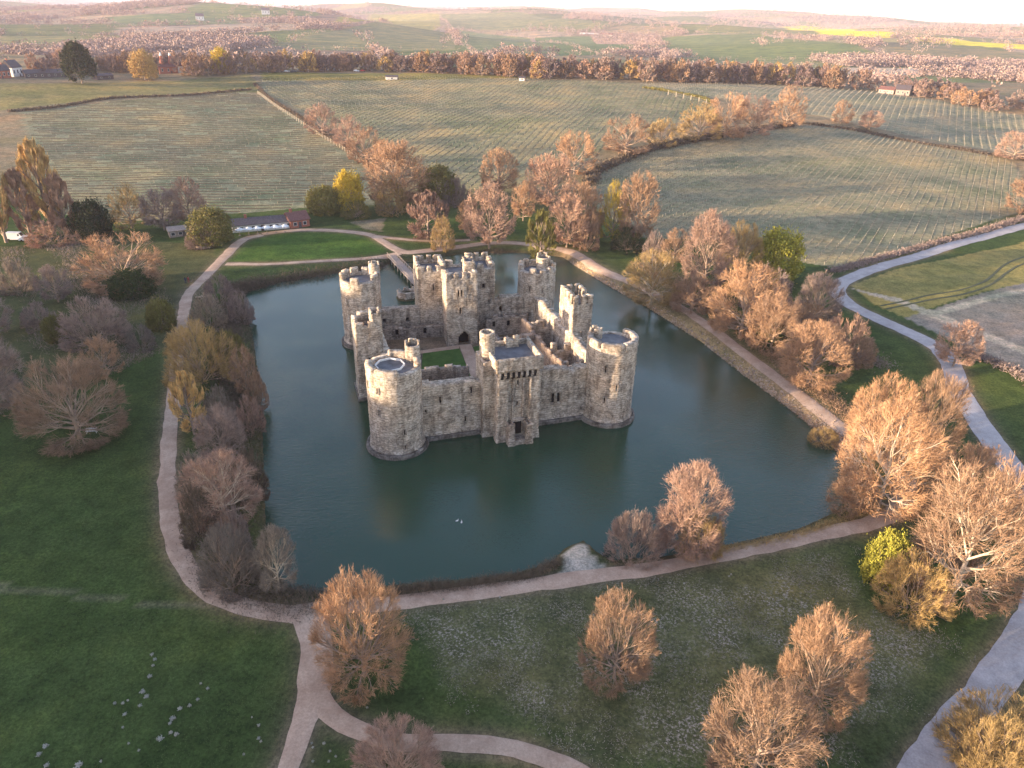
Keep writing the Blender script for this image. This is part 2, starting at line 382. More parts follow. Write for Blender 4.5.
    mp = N(nt, 'ShaderNodeMapping'); mp.inputs['Scale'].default_value = (.25, 1., 1.); mp.inputs['Rotation'].default_value = (0, 0, .12); nt.links.new(o, mp.inputs['Vector'])
    c = mix(nt, c, ramp(nt, noise(nt, mp.outputs[0], .045, 4, .6), [(.36, (.72, .76, .8)), (.5, (1, 1, 1)), (.62, (1.25, 1.15, .98))]), .7, 'MULTIPLY')  # stretched streaks: crop variation plus painted light and dark bands of low sun
    # dead stalks speckling the rough grass
    sp = ramp(nt, noise(nt, o, 3.2, 3, .8), [(.52, (0, 0, 0)), (.62, (1, 1, 1))])
    pt = ramp(nt, noise(nt, o, .16, 4, .6), [(.42, (0, 0, 0)), (.6, (1, 1, 1))])
    mm = N(nt, 'ShaderNodeMath', operation='MULTIPLY'); nt.links.new(sp, mm.inputs[0]); nt.links.new(pt, mm.inputs[1])
    m2 = N(nt, 'ShaderNodeMath', operation='MULTIPLY'); nt.links.new(mm.outputs[0], m2.inputs[0]); nt.links.new(vc.outputs['Alpha'], m2.inputs[1])
    c = mix(nt, c, (.38, .325, .28), m2.outputs[0])
    nt.links.new(c, b.inputs['Base Color']); b.inputs['Roughness'].default_value = .95; b.inputs['Specular IOR Level'].default_value = .05
    bump(nt, b, noise(nt, o, 3.5, 4, .8), .6, .18)
    me = npmesh('ground', V, Fq, [m], smooth=True)
    a = me.color_attributes.new('zone', 'FLOAT_COLOR', 'POINT'); a.data.foreach_set('color', col.reshape(-1))
    tag(link('ground', me), kind='structure')
build_ground()
# water
def build_water():
    m, nt, b = nodes('moat_water'); tc = N(nt, 'ShaderNodeTexCoord'); o = tc.outputs['Object']
    nt.links.new(ramp(nt, noise(nt, o, .02, 2), [(.3, (.012, .046, .020)), (.7, (.013, .050, .030))]), b.inputs['Base Color'])
    b.inputs['Roughness'].default_value = .03; b.inputs['IOR'].default_value = 1.5; b.inputs['Specular IOR Level'].default_value = .5
    mp = N(nt, 'ShaderNodeMapping'); mp.inputs['Scale'].default_value = (1., 2.2, 1.); mp.inputs['Rotation'].default_value = (0, 0, .5); nt.links.new(o, mp.inputs['Vector'])
    amp = ramp(nt, noise(nt, o, .03, 3), [(.38, (.12, .12, .12)), (.62, (1, 1, 1))])
    h = mix(nt, noise(nt, mp.outputs[0], 1.1, 3, .6), noise(nt, mp.outputs[0], 3.5, 2), .4)
    n = N(nt, 'ShaderNodeBump', i_Distance=.11); nt.links.new(h, n.inputs['Height']); nt.links.new(amp, n.inputs['Strength']); nt.links.new(n.outputs[0], b.inputs['Normal'])
    c = MOAT.mean(0); pg = c+(MOAT-c)*1.04
    mb = MB(); mb.add([(p[0], p[1], 0) for p in pg], [tuple(range(len(pg)))])
    tag(mb.build('moat_water', m), kind='structure')
build_water()
def ribbon(name, line, mat, dz, jit=.16):
    L = line; n = len(L); t = np.gradient(L[:, :2], axis=0); t /= np.linalg.norm(t, axis=1)[:, None]+1e-9
    nn = np.stack([-t[:, 1], t[:, 0]], 1); K = 7; V = []
    ja = np.convolve(nr.randn(n+4), np.ones(2)/2, 'same')[:n]*jit; jb = np.convolve(nr.randn(n+4), np.ones(3)/3, 'same')[:n]*jit
    for k in range(K):
        f = k/(K-1)-.5; off = f*L[:, 2]+np.where(f < 0, ja, jb)*abs(f)*2
        p = L[:, :2]+nn*off[:, None]; z = terr(p[:, 0], p[:, 1])
        V.append(np.column_stack([p, z+dz-(.05 if k in (0, K-1) else 0)]))
    V = np.stack(V, 1).reshape(-1, 3)
    i = np.arange(n-1)[:, None]*K+np.arange(K-1)[None, :]
    me = npmesh(name, V, np.stack([i, i+1, i+1+K, i+K], -1).reshape(-1, 4), [mat], smooth=True)
    return tag(link(name, me), kind='structure')
def gravel(name, c0, c1):
    m, nt, b = nodes(name); tc = N(nt, 'ShaderNodeTexCoord'); o = tc.outputs['Object']
    c = ramp(nt, noise(nt, o, .35, 5, .65), [(.35, c0), (.65, c1)])
    c = mix(nt, c, ramp(nt, noise(nt, o, 4., 4, .8), [(.35, (.78, .77, .76)), (.65, (1.15, 1.15, 1.15))]), .8, 'MULTIPLY')
    nt.links.new(c, b.inputs['Base Color']); b.inputs['Roughness'].default_value = .95
    bump(nt, b, noise(nt, o, 8., 3), .3, .03); return m
M['gravel'] = gravel('pink_gravel', (.37, .255, .185), (.52, .385, .29)); M['road'] = gravel('grey_road', (.34, .31, .305), (.47, .43, .425))
for i, (k, pl) in enumerate(PATHS.items()):
    ribbon('road' if k == 'road' else 'path', pl, M['road'] if k == 'road' else M['gravel'], .07+.006*i, .16 if k == 'road' else .13)
M['tram'] = plain('bare_field_soil', (.10, .10, .05), .95, .3)
for tl in ([(880, 306), (905, 301), (930, 295), (960, 290), (985, 281), (1010, 262), (1060, 246)], [(886, 309), (908, 304.5), (934, 299), (964, 294), (990, 285), (1016, 267), (1060, 252)]):
    ribbon('field_track', catmull([(*gnd(u, v), .8) for u, v in tl]), M['tram'], .08, .05)
# ------------------------------------------------------------------ trees
def unit(v): return v/(np.linalg.norm(v, axis=-1, keepdims=True)+1e-9)
def clip_env(p, q, C, A):
    """shorten p->q so that q stays in the ellipsoid (centre C, half axes A)"""
    a = (p-C)/A; d = (q-p)/A
    aa = (d*d).sum(1); bb = 2*(a*d).sum(1); cc = (a*a).sum(1)-1
    disc = np.maximum(bb*bb-4*aa*cc, 0); t = (-bb+np.sqrt(disc))/(2*aa+1e-9)
    t = np.where(cc > 0, .25, np.clip(t, .1, 1)); return p+(q-p)*t[:, None]
def frusta(p, q, r0, r1, k=4):
    d = unit(q-p); up = np.where(np.abs(d[:, 2:3]) < .9, [[0, 0, 1.]], [[1., 0, 0]]); x = unit(np.cross(d, up)); y = np.cross(x, d)
    V = []
    for e, r in ((p, r0), (q, r1)):
        for j in range(k):
            a = 2*PI*j/k; V.append(e+(x*math.cos(a)+y*math.sin(a))*r[:, None])
    n = len(p); V = np.stack(V, 1).reshape(-1, 3); b = np.arange(n)[:, None]*2*k
    Fq = np.concatenate([np.stack([b[:, 0]+j, b[:, 0]+(j+1) % k, b[:, 0]+k+(j+1) % k, b[:, 0]+k+j], 1) for j in range(k)])
    return V, Fq
def twigs(p, q, w, g):
    d = unit(q-p); x = unit(np.cross(d, unit(g.randn(len(p), 3)))); n = len(p)
    m = (p+q)/2+g.randn(n, 3)*np.linalg.norm(q-p, axis=1)[:, None]*.05
    V = np.stack([p-x*w/2, p+x*w/2, m+x*w*.35, q, m-x*w*.35], 1).reshape(-1, 3); b = np.arange(n)*5
    return V, np.stack([b, b+1, b+2, b+4], 1), np.stack([b+4, b+2, b+3], 1)
def leaves(c, s, g):
    n = len(c); a = unit(g.randn(n, 3)); b_ = unit(np.cross(a, unit(g.randn(n, 3)))); s = s*(.6+.8*g.rand(n, 1))
    V = np.stack([c-a*s, c-b_*s*.6, c+a*s, c+b_*s*.6], 1).reshape(-1, 3); i = np.arange(n)*4
    return V, np.stack([i, i+1, i+2, i+3], 1)
def make_tree(seed, H=10., Rr=5., cb=.12, ns=(9, 7, 7, 6, 5), spread=.75, up=.25, tw=.035, leaf=0, leafs=.16, trunk_h=.4, stems=1, cone=0., wild=0., emin=.0, low=.36):
    """returns ((trunk V,F), (crown V, quads, tris)) – a bare tree grown level by level inside an ellipsoid"""
    g = np.random.RandomState(seed)
    cz = .5 if cone or trunk_h > .7 else low; C = np.array([0, 0, H*(cb+(1-cb)*cz)]); A = np.array([Rr, Rr, H*(1-cb)*(1-cz)*1.02])
    TV, TF, n0 = [], [], 0
    def put(p, q, r0, r1, k=4):
        nonlocal n0
        V, Fq = frusta(p, q, r0, r1, k); TV.append(V); TF.append(Fq+n0); n0 += len(V)
    tr = .021*H
    if stems == 1:
        p = np.array([[0, 0, -.5], [0, 0, trunk_h*H*.45]]); q = np.array([[0, 0, trunk_h*H*.45], g.randn(3)*[.25, .25, 0]+[0, 0, trunk_h*H]])
        p[1:] = q[:-1]; put(p, q, np.array([tr*1.3, tr*.9]), np.array([tr*.9, tr*.65]), 7)
        n = ns[0]; t = np.linspace(.06 if trunk_h > .7 else .25, 1, n)
        st = np.stack([q[1]*0, ]*n)*0+np.array([0, 0, trunk_h*H])*t[:, None]
    else:
        n = ns[0]; st = np.column_stack([g.randn(n)*.12*Rr, g.randn(n)*.12*Rr, np.full(n, -.2)])
    az = np.arange(n)*2.4+g.rand(n)*.5; el = np.arcsin(np.clip(emin+(1-emin)*(np.arange(n)+.5)/n, -1, 1))+g.randn(n)*.06
    d = np.column_stack([np.cos(az)*np.cos(el), np.sin(az)*np.cos(el), np.sin(el)])
    L = np.full(n, .85*max(H*(1-trunk_h*.5), Rr))*(.8+.4*g.rand(n))
    if wild: L *= (1-wild/2+wild*g.rand(n))
    def taper(p):  # conical crowns narrow with height
        return p
    p = st; q = clip_env(p, p+d*L[:, None]*3, C, A); q = p+(q-p)*(.68+.22*g.rand(n, 1))*(1-wild*.6*g.rand(n, 1))
    r = np.full(n, tr*.5); polys = None
    CV, CQ, CT, c0 = [], [], [], 0
    lev = 1; last = []
    while True:
        ln = np.linalg.norm(q-p, axis=1)
        mid = p*.5+q*.5+g.randn(len(p), 3)*ln[:, None]*.06+np.array([0, 0, -.03])*ln[:, None]
        if lev <= 3:
            k = 5 if lev == 1 else (4 if lev == 2 else 3)
            put(p, mid, r, r*.72, k); put(mid, q, r*.72, r*.4, k)
        else:
            V, Q, T = twigs(p, q, tw*(1.5 if lev == 4 else 1.), g); CV.append(V); CQ.append(Q+c0); CT.append(T+c0); c0 += len(V)
        last.append((p, q))
        if lev == len(ns): break
        m = ns[lev]; n = len(p)
        t = (.22+.78*(np.arange(m)[None, :]+g.rand(n, m))/m)
        t = np.clip(t, 0, 1)[..., None]
        base = np.where(t < .5, p[:, None]+(mid-p)[:, None]*t*2, mid[:, None]+(q-mid)[:, None]*(t-.5)*2).reshape(-1, 3)
        dd = np.repeat(unit(q-p), m, 0); rv = unit(g.randn(n*m, 3))
        out = unit(base-C*np.array([1, 1, .6]))
        nd = unit(dd+rv*(spread if lev < 3 else spread*1.02)+np.array([0, 0, up if lev < 4 else up*.6])+out*.3)
        LL = np.repeat(ln, m)*(.62-.25*t.reshape(-1)+.25*g.rand(n*m))
        LL = np.maximum(LL, .085*H if lev < 4 else .075*H)
        nq = clip_env(base, base+nd*LL[:, None], C, A*(1+.05*g.randn(n*m, 1)))
        if cone:
            hh = np.clip((nq[:, 2]-cb*H)/(H*(1-cb)), 0, 1); f = 1-cone*hh; nq[:, :2] = base[:, :2]+(nq[:, :2]-base[:, :2])*f[:, None]
        nq[:, 2] = np.maximum(nq[:, 2], H*cb*(.6+.8*g.rand(n*m))+.02*H)
        p, q = base, nq; r = np.repeat(r, m)*.42; lev += 1
    if leaf:
        P_, Q_ = last[-1]; h_ = leaf//3; idx = g.randint(0, len(P_), h_); t = g.rand(h_, 1)
        c = P_[idx]*(1-t)+Q_[idx]*t+g.randn(h_, 3)*.1
        nc_ = 150; dcl = unit(g.randn(nc_, 3)); dcl[:, 2] = np.abs(dcl[:, 2])*1.5-.55; dcl = unit(dcl)*(.62+.3*g.rand(nc_, 1)); cc_ = C+dcl*A
        if cone: hh = np.clip((cc_[:, 2]-cb*H)/(H*(1-cb)), 0, 1); cc_[:, :2] *= (1-cone*hh)[:, None]*1.1
        j_ = g.randint(0, nc_, leaf-h_); c = np.vstack([c, cc_[j_]+g.randn(leaf-h_, 3)*Rr*.13])
        V, Q = leaves(c, leafs, g); CV.append(V); CQ.append(Q+c0)
    return (np.concatenate(TV), np.concatenate(TF)), (np.concatenate(CV), np.concatenate(CQ), np.concatenate(CT))
PROTO = {}
def proto(key, **kw):
    (tv, tf), (cv, cq, ct) = make_tree(**kw)
    top = np.percentile(cv[:, 2], 99.5); rad = np.percentile(np.hypot(cv[:, 0], cv[:, 1]), 97)
    PROTO[key] = (npmesh(key+'_trunk', tv, [tf], [M['bark']]), npmesh(key+'_crown', cv, [cq, ct], [M['t_brown']]), top, rad)
NB = (22, 6, 6, 5, 5); MBN = (16, 5, 5, 4, 4); FN = (10, 5, 4, 3, 3)
for i in range(3): proto('round_n%d' % i, seed=10+i, cb=.04, ns=NB, trunk_h=.3, spread=.75, up=.15, tw=.027, emin=-.1)
for i in range(3): proto('oak_n%d' % i, seed=20+i, cb=.10, ns=(16, 6, 6, 5, 5), trunk_h=.42, spread=.9, up=.1, wild=.4, tw=.03, emin=.0, low=.42)
for i in range(2): proto('bush_n%d' % i, seed=30+i, H=6, Rr=5, cb=0., ns=(26, 6, 5, 5, 5), stems=9, spread=.75, up=.1, tw=.03, low=.15)
for i in range(3): proto('round_m%d' % i, seed=40+i, cb=.06, ns=MBN, trunk_h=.3, spread=.75, up=.15, tw=.055, emin=-.1)
for i in range(3): proto('oak_m%d' % i, seed=50+i, cb=.15, ns=MBN, trunk_h=.4, spread=.9, up=.1, wild=.35, tw=.06, low=.42)
for i in range(2): proto('bush_m%d' % i, seed=60+i, H=6, Rr=5, cb=0., ns=(24, 5, 4, 5, 4), stems=9, spread=.75, up=.1, tw=.055, low=.15)
for i in range(3): proto('far_m%d' % i, seed=70+i, cb=.05, ns=FN, trunk_h=.35, spread=.8, up=.25, tw=.25)
for i in range(2): proto('leafy_m%d' % i, seed=80+i, cb=.06, ns=(16, 5, 5, 5), trunk_h=.3, spread=.75, up=.15, tw=.08, leaf=14000, leafs=.17)
proto('leafbush_m0', seed=90, H=6, Rr=5, cb=0., ns=(20, 5, 4, 4), stems=9, spread=.7, up=.1, tw=.08, leaf=12000, leafs=.16)
proto('ever_m0', seed=91, cb=.02, ns=(22, 6, 5, 4), trunk_h=.7, spread=.6, up=.05, tw=.1, leaf=20000, leafs=.2, cone=.45)
for i in range(2): proto('poplar_m%d' % i, seed=95+i, H=10, Rr=2.2, cb=.04, ns=(26, 5, 5, 5, 3), trunk_h=.8, spread=.45, up=.7, tw=.06, emin=.5)
proto('cone_m0', seed=99, H=10, Rr=4.2, cb=.06, ns=(24, 6, 5, 5, 3), trunk_h=.75, spread=.7, up=.2, tw=.075, cone=.6)
cnt = {}
def tree(kind, name, box, col, label, group=None, k=.55, bark='bark', lod='n', cat='tree'):
    """box = u0,u1,v0,v1 of the crown in the photograph -> place, width and height on the ground"""
    u0, u1, v0, v1 = box; uc = (u0+u1)/2
    x, y = gnd(uc, v1)
    for _ in range(3):
        dep = y*math.cos(P)+(CH-zl(x, y))*math.sin(P); rad = (u1-u0)/2/F*dep
        dx, dy, dz = ray(uc, v1); xx, yy = gnd(uc, v1); y = yy+k*rad; x = xx*y/yy
    z = float(terr(x, y)); z = max(z, -.3)
    H = max((zat(uc, v0, y+.15*rad)-z)*(.9 if kind == 'round' and lod == 'n' else .95), rad*.7)
    key = kind+'_'+lod; var = sorted(a for a in PROTO if a.startswith(key)) or sorted(a for a in PROTO if a.startswith(kind+'_'))
    cnt[key] = cnt.get(key, 0)+1; tv, cv, top, pr = PROTO[var[cnt[key] % len(var)]]
    root = empty(name, (x, y, z-.05), rnd.uniform(0, 2*PI)); s = (rad/pr*.97, rad/pr*.97, H/top)
    root.scale = s
    t = link('trunk', tv, root); c = link('crown', cv, root)
    for o, mt in ((t, M[bark]), (c, M['t_'+col])):
        o.material_slots[0].link = 'OBJECT'; o.material_slots[0].material = mt
    tag(root, label, cat, group); return root
T = tree
# foreground
T('round', 'bare_tree', (316, 416, 566, 688), 'orange', 'round bare tree with orange lit top beside the path junction', k=.3)
T('round', 'bare_tree', (573, 652, 582, 688), 'orange', 'round bare tree alone on rough grass between the moat path and the bottom edge', k=.3)
T('round', 'bare_tree', (766, 850, 597, 718), 'orange', 'round bare tree with dense fine twigs left of the curving road', k=.3)
T('oak', 'bare_tree', (688, 802, 668, 800), 'brown', 'broad greyish bare tree cut by the bottom edge on the rough grass', k=.3)
T('round', 'bare_tree', (352, 446, 722, 800), 'pink', 'pinkish bare tree over the lower fork of the path, cut by the bottom edge', k=.4)
T('bush', 'bare_shrub', (916, 1060, 704, 810), 'straw', 'straw coloured twiggy bush in the bottom right corner by the road', cat='shrub')
T('bush', 'bare_shrub', (600, 664, 508, 566), 'purple', 'round grey purple bush by the small white beach on the moat', cat='shrub', k=.7)
T('oak', 'bare_tree', (648, 722, 457, 556), 'pink', 'pink tipped bare tree on the near bank of the moat beside a round grey bush', k=.3)
T('bush', 'bare_shrub', (672, 722, 505, 556), 'straw', 'small brown bush under the tree on the near bank', cat='shrub', k=.4)
T('bush', 'bare_shrub', (940, 1010, 712, 800), 'straw', 'spiky straw coloured shrub joining the bottom right corner bush on its left', cat='shrub')
# right hand cluster
T('oak', 'bare_tree', (884, 1004, 446, 614), 'orange', 'largest bare tree with pale trunk right of the moat corner', bark='bark_pale', k=.3)
T('bush', 'bare_shrub', (864, 942, 552, 622), 'straw', 'orange twiggy thicket at the foot of the largest bare tree', cat='shrub')
T('leafbush', 'leafy_shrub', (856, 898, 528, 588), 'lime', 'yellow green leafy shrub behind the orange thicket', cat='shrub')
T('oak', 'bare_tree', (826, 924, 392, 515), 'orange', 'pale orange tree with a white lit trunk at the right corner of the moat', bark='bark_pale', k=.1)
T('round', 'bare_tree', (824, 872, 462, 512), 'orange', 'low orange tree leaning over the water at the right moat corner', k=.2)
T('round', 'bare_tree', (838, 910, 366, 458), 'orange', 'big orange bare tree behind the white trunked tree', k=.3)
T('round', 'bare_tree', (888, 952, 362, 462), 'brown', 'big brown bare tree next to the road bend', k=.3)
T('round', 'bare_tree', (908, 1000, 436, 524), 'orange', 'bare tree reaching over the road right of the largest bare tree', k=.3)
T('bush', 'bare_shrub', (806, 838, 426, 444), 'straw', 'small pale bush in the water at the right bank', cat='shrub', k=.9)
# right bank
for b, kd, c, l in [
 ((769, 842, 317, 392), 'oak', 'orange', 'orange bare tree nearest the right moat corner on the east bank'),
 ((738, 798, 288, 360), 'oak', 'orange', 'bare tree second from the right along the east bank path'),
 ((699, 778, 254, 345), 'oak', 'orange', 'wide orange bare tree in the middle of the east bank group'),
 ((676, 730, 205, 292), 'oak', 'pink', 'pale pinkish tall bare tree at the back of the east bank group'),
 ((712, 758, 214, 285), 'round', 'straw', 'yellowish tall tree between the pinkish tree and the bright yellow green tree'),
 ((664, 716, 270, 318), 'oak', 'orange', 'small bare tree beside the east bank path below the yellowish willow'),
 ((790, 838, 268, 322), 'round', 'purple', 'purple bare tree inside the bend of the road'),
 ((810, 868, 310, 362), 'bush', 'pink', 'pinkish thicket under the road bend'),
 ((775, 830, 300, 345), 'bush', 'brown', 'brown thicket behind the orange tree of the east bank'),
 ((735, 790, 262, 310), 'bush', 'purple', 'purple undergrowth below the bright yellow green tree')]:
    T(kd, 'bare_tree' if kd != 'bush' else 'bare_shrub', b, c, l, k=.35, cat='tree' if kd != 'bush' else 'shrub', lod='m' if kd == 'bush' else 'n')
T('oak', 'willow_tree', (620, 682, 246, 302), 'straw', 'golden willow with a pale trunk by the east bank path', bark='bark_pale', k=.0, lod='n')
T('leafy', 'leafy_tree', (747, 799, 225, 282), 'lime', 'bright yellow green leafy tree behind the east bank', lod='m', k=.2)
T('oak', 'bare_tree', (929, 974, 316, 370), 'pink', 'pinkish bare tree standing at the road edge by the grey field', k=.3, lod='m')
T('round', 'bare_tree', (1004, 1060, 160, 216), 'orange', 'orange bare tree cut by the right edge below the field corner', k=.2, lod='m')
T('round', 'bare_tree', (993, 1032, 128, 160), 'pink', 'pink bare tree at the right edge on the field boundary', k=.2, lod='m')
# behind the castle
MID = [
 ((364, 432, 136, 212), 'oak', 'orange', 'biggest orange bare tree above the oval lawn'),
 ((418, 460, 163, 203), 'leafy', 'olive', 'olive green tree right of the biggest orange tree'),
 ((335, 366, 168, 212), 'leafy', 'yellow', 'bright yellow tree above the oval lawn'),
 ((307, 343, 184, 214), 'leafbush', 'olive', 'dark olive bush left of the bright yellow tree'),
 ((375, 410, 175, 215), 'bush', 'straw', 'straw coloured bush in front of the biggest orange tree'),
 ((407, 450, 187, 242), 'cone', 'pink', 'reddish cone shaped tree behind the bridge'),
 ((430, 456, 212, 250), 'bush', 'straw', 'small straw coloured bush at the bridge end bank'),
 ((462, 516, 177, 250), 'oak', 'pink', 'pink bare tree directly behind the gatehouse'),
 ((478, 520, 145, 196), 'oak', 'brown', 'brown bare tree at the lower corner of the middle vineyard'),
 ((524, 556, 206, 262), 'cone', 'olive', 'narrow ivy covered tree behind the back right castle tower'),
 ((523, 577, 150, 212), 'oak', 'pink', 'pale pink bare tree left of the hedge start'),
 ((551, 597, 128, 176), 'round', 'orange', 'orange bare tree at the left end of the hedge line'),
 ((543, 590, 190, 250), 'oak', 'pink', 'bare tree beside the start of the east bank path'),
 ((562, 604, 178, 242), 'oak', 'orange', 'bare tree left of the golden tree by the small lawn'),
 ((596, 628, 176, 242), 'round', 'yellow', 'golden yellow tree by the small lawn'),
 ((613, 657, 168, 246), 'oak', 'brown', 'bare tree with pale trunk right of the golden yellow tree'),
 ((608, 645, 225, 252), 'bush', 'dark', 'dark shrub at the foot of the golden yellow tree'),
 ((640, 665, 228, 262), 'bush', 'purple', 'purple shrub at the lower corner of the right vineyard'),
 ((599, 652, 112, 156), 'round', 'orange', 'rounded orange tree first in the hedge between the vineyards'),
 ((644, 678, 116, 148), 'round', 'straw', 'straw coloured tree second in the hedge between the vineyards'),
 ((674, 722, 100, 142), 'round', 'straw', 'straw coloured large tree in the middle of the hedge line'),
 ((700, 748, 90, 140), 'round', 'orange', 'large orange tree in the thick part of the hedge line'),
 ((730, 772, 92, 138), 'round', 'pink', 'pinkish large tree in the thick part of the hedge line'),
 ((767, 804, 82, 128), 'round', 'orange', 'orange tree ending the thick hedge line'),
 ((829, 852, 98, 124), 'round', 'orange', 'small round tree standing alone on the upper field boundary'),
 ((856, 882, 109, 130), 'oak', 'pink', 'flat topped dark red tree on the upper field boundary'),
 ((304, 342, 101, 136), 'round', 'pink', 'pink tree uppermost in the row along the fenced track'),
 ((333, 366, 112, 148), 'round', 'pink', 'pink tree second down the row along the fenced track'),
 ((346, 386, 124, 164), 'round', 'orange', 'orange tree third down the row along the fenced track'),
 ((370, 404, 138, 176), 'round', 'orange', 'orange tree lowest in the row along the fenced track'),
 ((440, 470, 175, 206), 'bush', 'purple', 'purple thicket below the middle vineyard'),
 ((510, 536, 178, 222), 'oak', 'orange', 'orange bare tree right of the pink tree behind the gatehouse'),
 ((572, 600, 206, 250), 'bush', 'brown', 'brown bush between the bare trees near the small lawn'),
 ((456, 484, 196, 236), 'oak', 'brown', 'thin brown tree left of the pink tree behind the gatehouse'),
 ((340, 372, 198, 218), 'bush', 'olive', 'low olive bush under the bright yellow tree'),
 ((655, 690, 226, 268), 'oak', 'brown', 'brown bare tree between the small lawn and the east bank group'),
 ((752, 786, 318, 352), 'leafbush', 'green', 'dark green holly bush among the east bank trees'),
 ((840, 872, 334, 372), 'oak', 'brown', 'thin brown tree between the east bank group and the road'),
 ((0, 40, 255, 292), 'bush', 'grey', 'grey bramble bush at the left edge below the parked van'),
 ((24, 60, 300, 330), 'bush', 'purple', 'purple bush left of the small olive bush on the slope'),
 ((128, 158, 322, 350), 'bush', 'grey', 'small grey bush between the wide purple bush and the path bend'),
 # left middle
 ((113, 152, 180, 230), 'round', 'straw', 'straw coloured tree at the lower edge of the left vineyard'),
 ((144, 186, 186, 232), 'oak', 'purple', 'grey purple bare tree between the straw coloured tree and the hut'),
 ((172, 210, 174, 226), 'oak', 'pink', 'pink tipped bare tree above the small hut'),
 ((190, 236, 205, 246), 'leafy', 'olive', 'yellow green rounded tree left of the tea room'),
 ((186, 214, 222, 248), 'bush', 'purple', 'purple bush in front of the yellow green rounded tree'),
 ((84, 172, 227, 292), 'round', 'orange', 'broad orange topped tree on the grass left of the path'),
 ((112, 158, 268, 298), 'leafbush', 'green', 'dark green bush below the broad orange topped tree'),
 ((28, 84, 216, 244), 'bush', 'pink', 'pink spreading bush at the foot of the poplars'),
 ((74, 114, 198, 238), 'leafbush', 'dark', 'dark evergreen bush right of the poplars'),
 ((42, 76, 262, 304), 'oak', 'purple', 'small purple bare tree on the scrubby slope at left'),
 ((64, 134, 292, 346), 'bush', 'purple', 'wide grey purple bush on the scrubby slope at left'),
 ((-26, 18, 290, 340), 'oak', 'purple', 'grey bare tree cut by the left edge on the scrubby slope'),
 ((46, 72, 314, 342), 'leafbush', 'olive', 'small olive bush between grey bushes at left'),
 ((149, 178, 297, 330), 'leafbush', 'olive', 'green bush left of the path bend'),
 ((84, 126, 334, 378), 'round', 'orange', 'low orange tree behind the big lone tree on the left meadow'),
 ((190, 230, 290, 330), 'bush', 'grey', 'grey bush between path and top left corner of the moat'),
 ((228, 256, 288, 322), 'bush', 'purple', 'dark bush at the top left corner of the moat'),
 ((205, 238, 272, 304), 'bush', 'purple', 'grey purple bush above the top left corner of the moat'),
]
for b, kd, c, l in MID:
    nm = {'bush': 'bare_shrub', 'leafbush': 'leafy_shrub', 'leafy': 'leafy_tree', 'poplar': 'ivy_tree'}.get(kd, 'bare_tree')
    T(kd, nm, b, c, l, lod='m', k=.3, cat='shrub' if 'bush' in kd else 'tree')
for b, c, l in [((36, 72, 134, 236), 'gold', 'tallest golden poplar at left'), ((18, 46, 165, 240), 'pink', 'pink poplar between the golden poplars at left'), ((-8, 22, 108, 244), 'gold', 'golden poplar next to the left edge'),
                ((56, 82, 170, 238), 'pink', 'short pinkish poplar right of the tallest golden poplar')]:
    T('poplar', 'poplar_tree', b, c, l, lod='m', k=.3)
# left meadow and west bank
T('round', 'bare_tree', (32, 134, 346, 448), 'brown', 'big lone bare tree with an orange lit top on the left meadow', k=.35)
T('oak', 'bare_tree', (-40, 34, 322, 416), 'purple', 'purple bare tree cut by the left edge on the meadow', k=.2)
for b, kd, c, l, lod in [
 ((167, 244, 318, 386), 'bush', 'straw', 'golden twiggy bush overhanging the west path', 'n'),
 ((178, 212, 366, 438), 'cone', 'gold', 'narrow golden tree between west path and moat', 'm'),
 ((234, 264, 342, 398), 'oak', 'brown', 'brown tree at the water edge right of the yellow bush', 'm'),
 ((238, 268, 392, 432), 'bush', 'pink', 'small reddish bush at the water edge of the west bank', 'm'),
 ((200, 250, 402, 468), 'oak', 'purple', 'grey bare tree in the middle of the west bank', 'n'),
 ((178, 222, 448, 500), 'bush', 'grey', 'grey brown bush beside the west path', 'm'),
 ((188, 268, 446, 532), 'oak', 'pink', 'pink tipped tree with white twisted limbs on the west bank', 'n'),
 ((203, 266, 520, 592), 'bush', 'grey', 'grey bush at the bottom end of the west bank', 'n'),
 ((258, 302, 522, 592), 'oak', 'grey', 'pale limbed bare tree at the bottom left corner of the moat', 'n'),
 ((212, 252, 326, 372), 'bush', 'olive', 'olive bush behind the yellow bush on the west bank', 'm'),
 ((184, 224, 478, 545), 'bush', 'scrub', 'dark scrub left of the pink tipped tree', 'm'),
 ((205, 240, 384, 425), 'bush', 'grey', 'grey brown bush right of the narrow golden tree', 'm'),
 ((222, 252, 500, 548), 'bush', 'purple', 'purple bush between the pink tipped tree and the bottom end of the west bank', 'm'),
 ((246, 270, 368, 405), 'bush', 'brown', 'brown bush leaning over the water on the upper west bank', 'm'),
 ((236, 272, 440, 500), 'bush', 'scrub', 'dark scrub at the water below the grey bare tree', 'm')]:
    T(kd, 'bare_tree' if kd in ('oak',) else ('poplar_tree' if kd == 'poplar' else 'bare_shrub'), b, c, l, lod=lod, k=.4, bark='bark_pale' if 'white' in l or 'pale' in l else 'bark', cat='shrub' if kd == 'bush' else 'tree')
# far single trees
T('ever', 'evergreen_tree', (67, 98, 40, 84), 'dark', 'tall dark evergreen beside the houses at upper left', k=.1, lod='m')
T('leafy', 'leafy_tree', (132, 159, 48, 80), 'straw', 'orange gold tree between the evergreen and the white cowled houses', k=.1, lod='m')
T('leafy', 'leafy_tree', (212, 232, 46, 74), 'yellow', 'yellow green tree at the left end of the long tree belt', k=.1, lod='m')
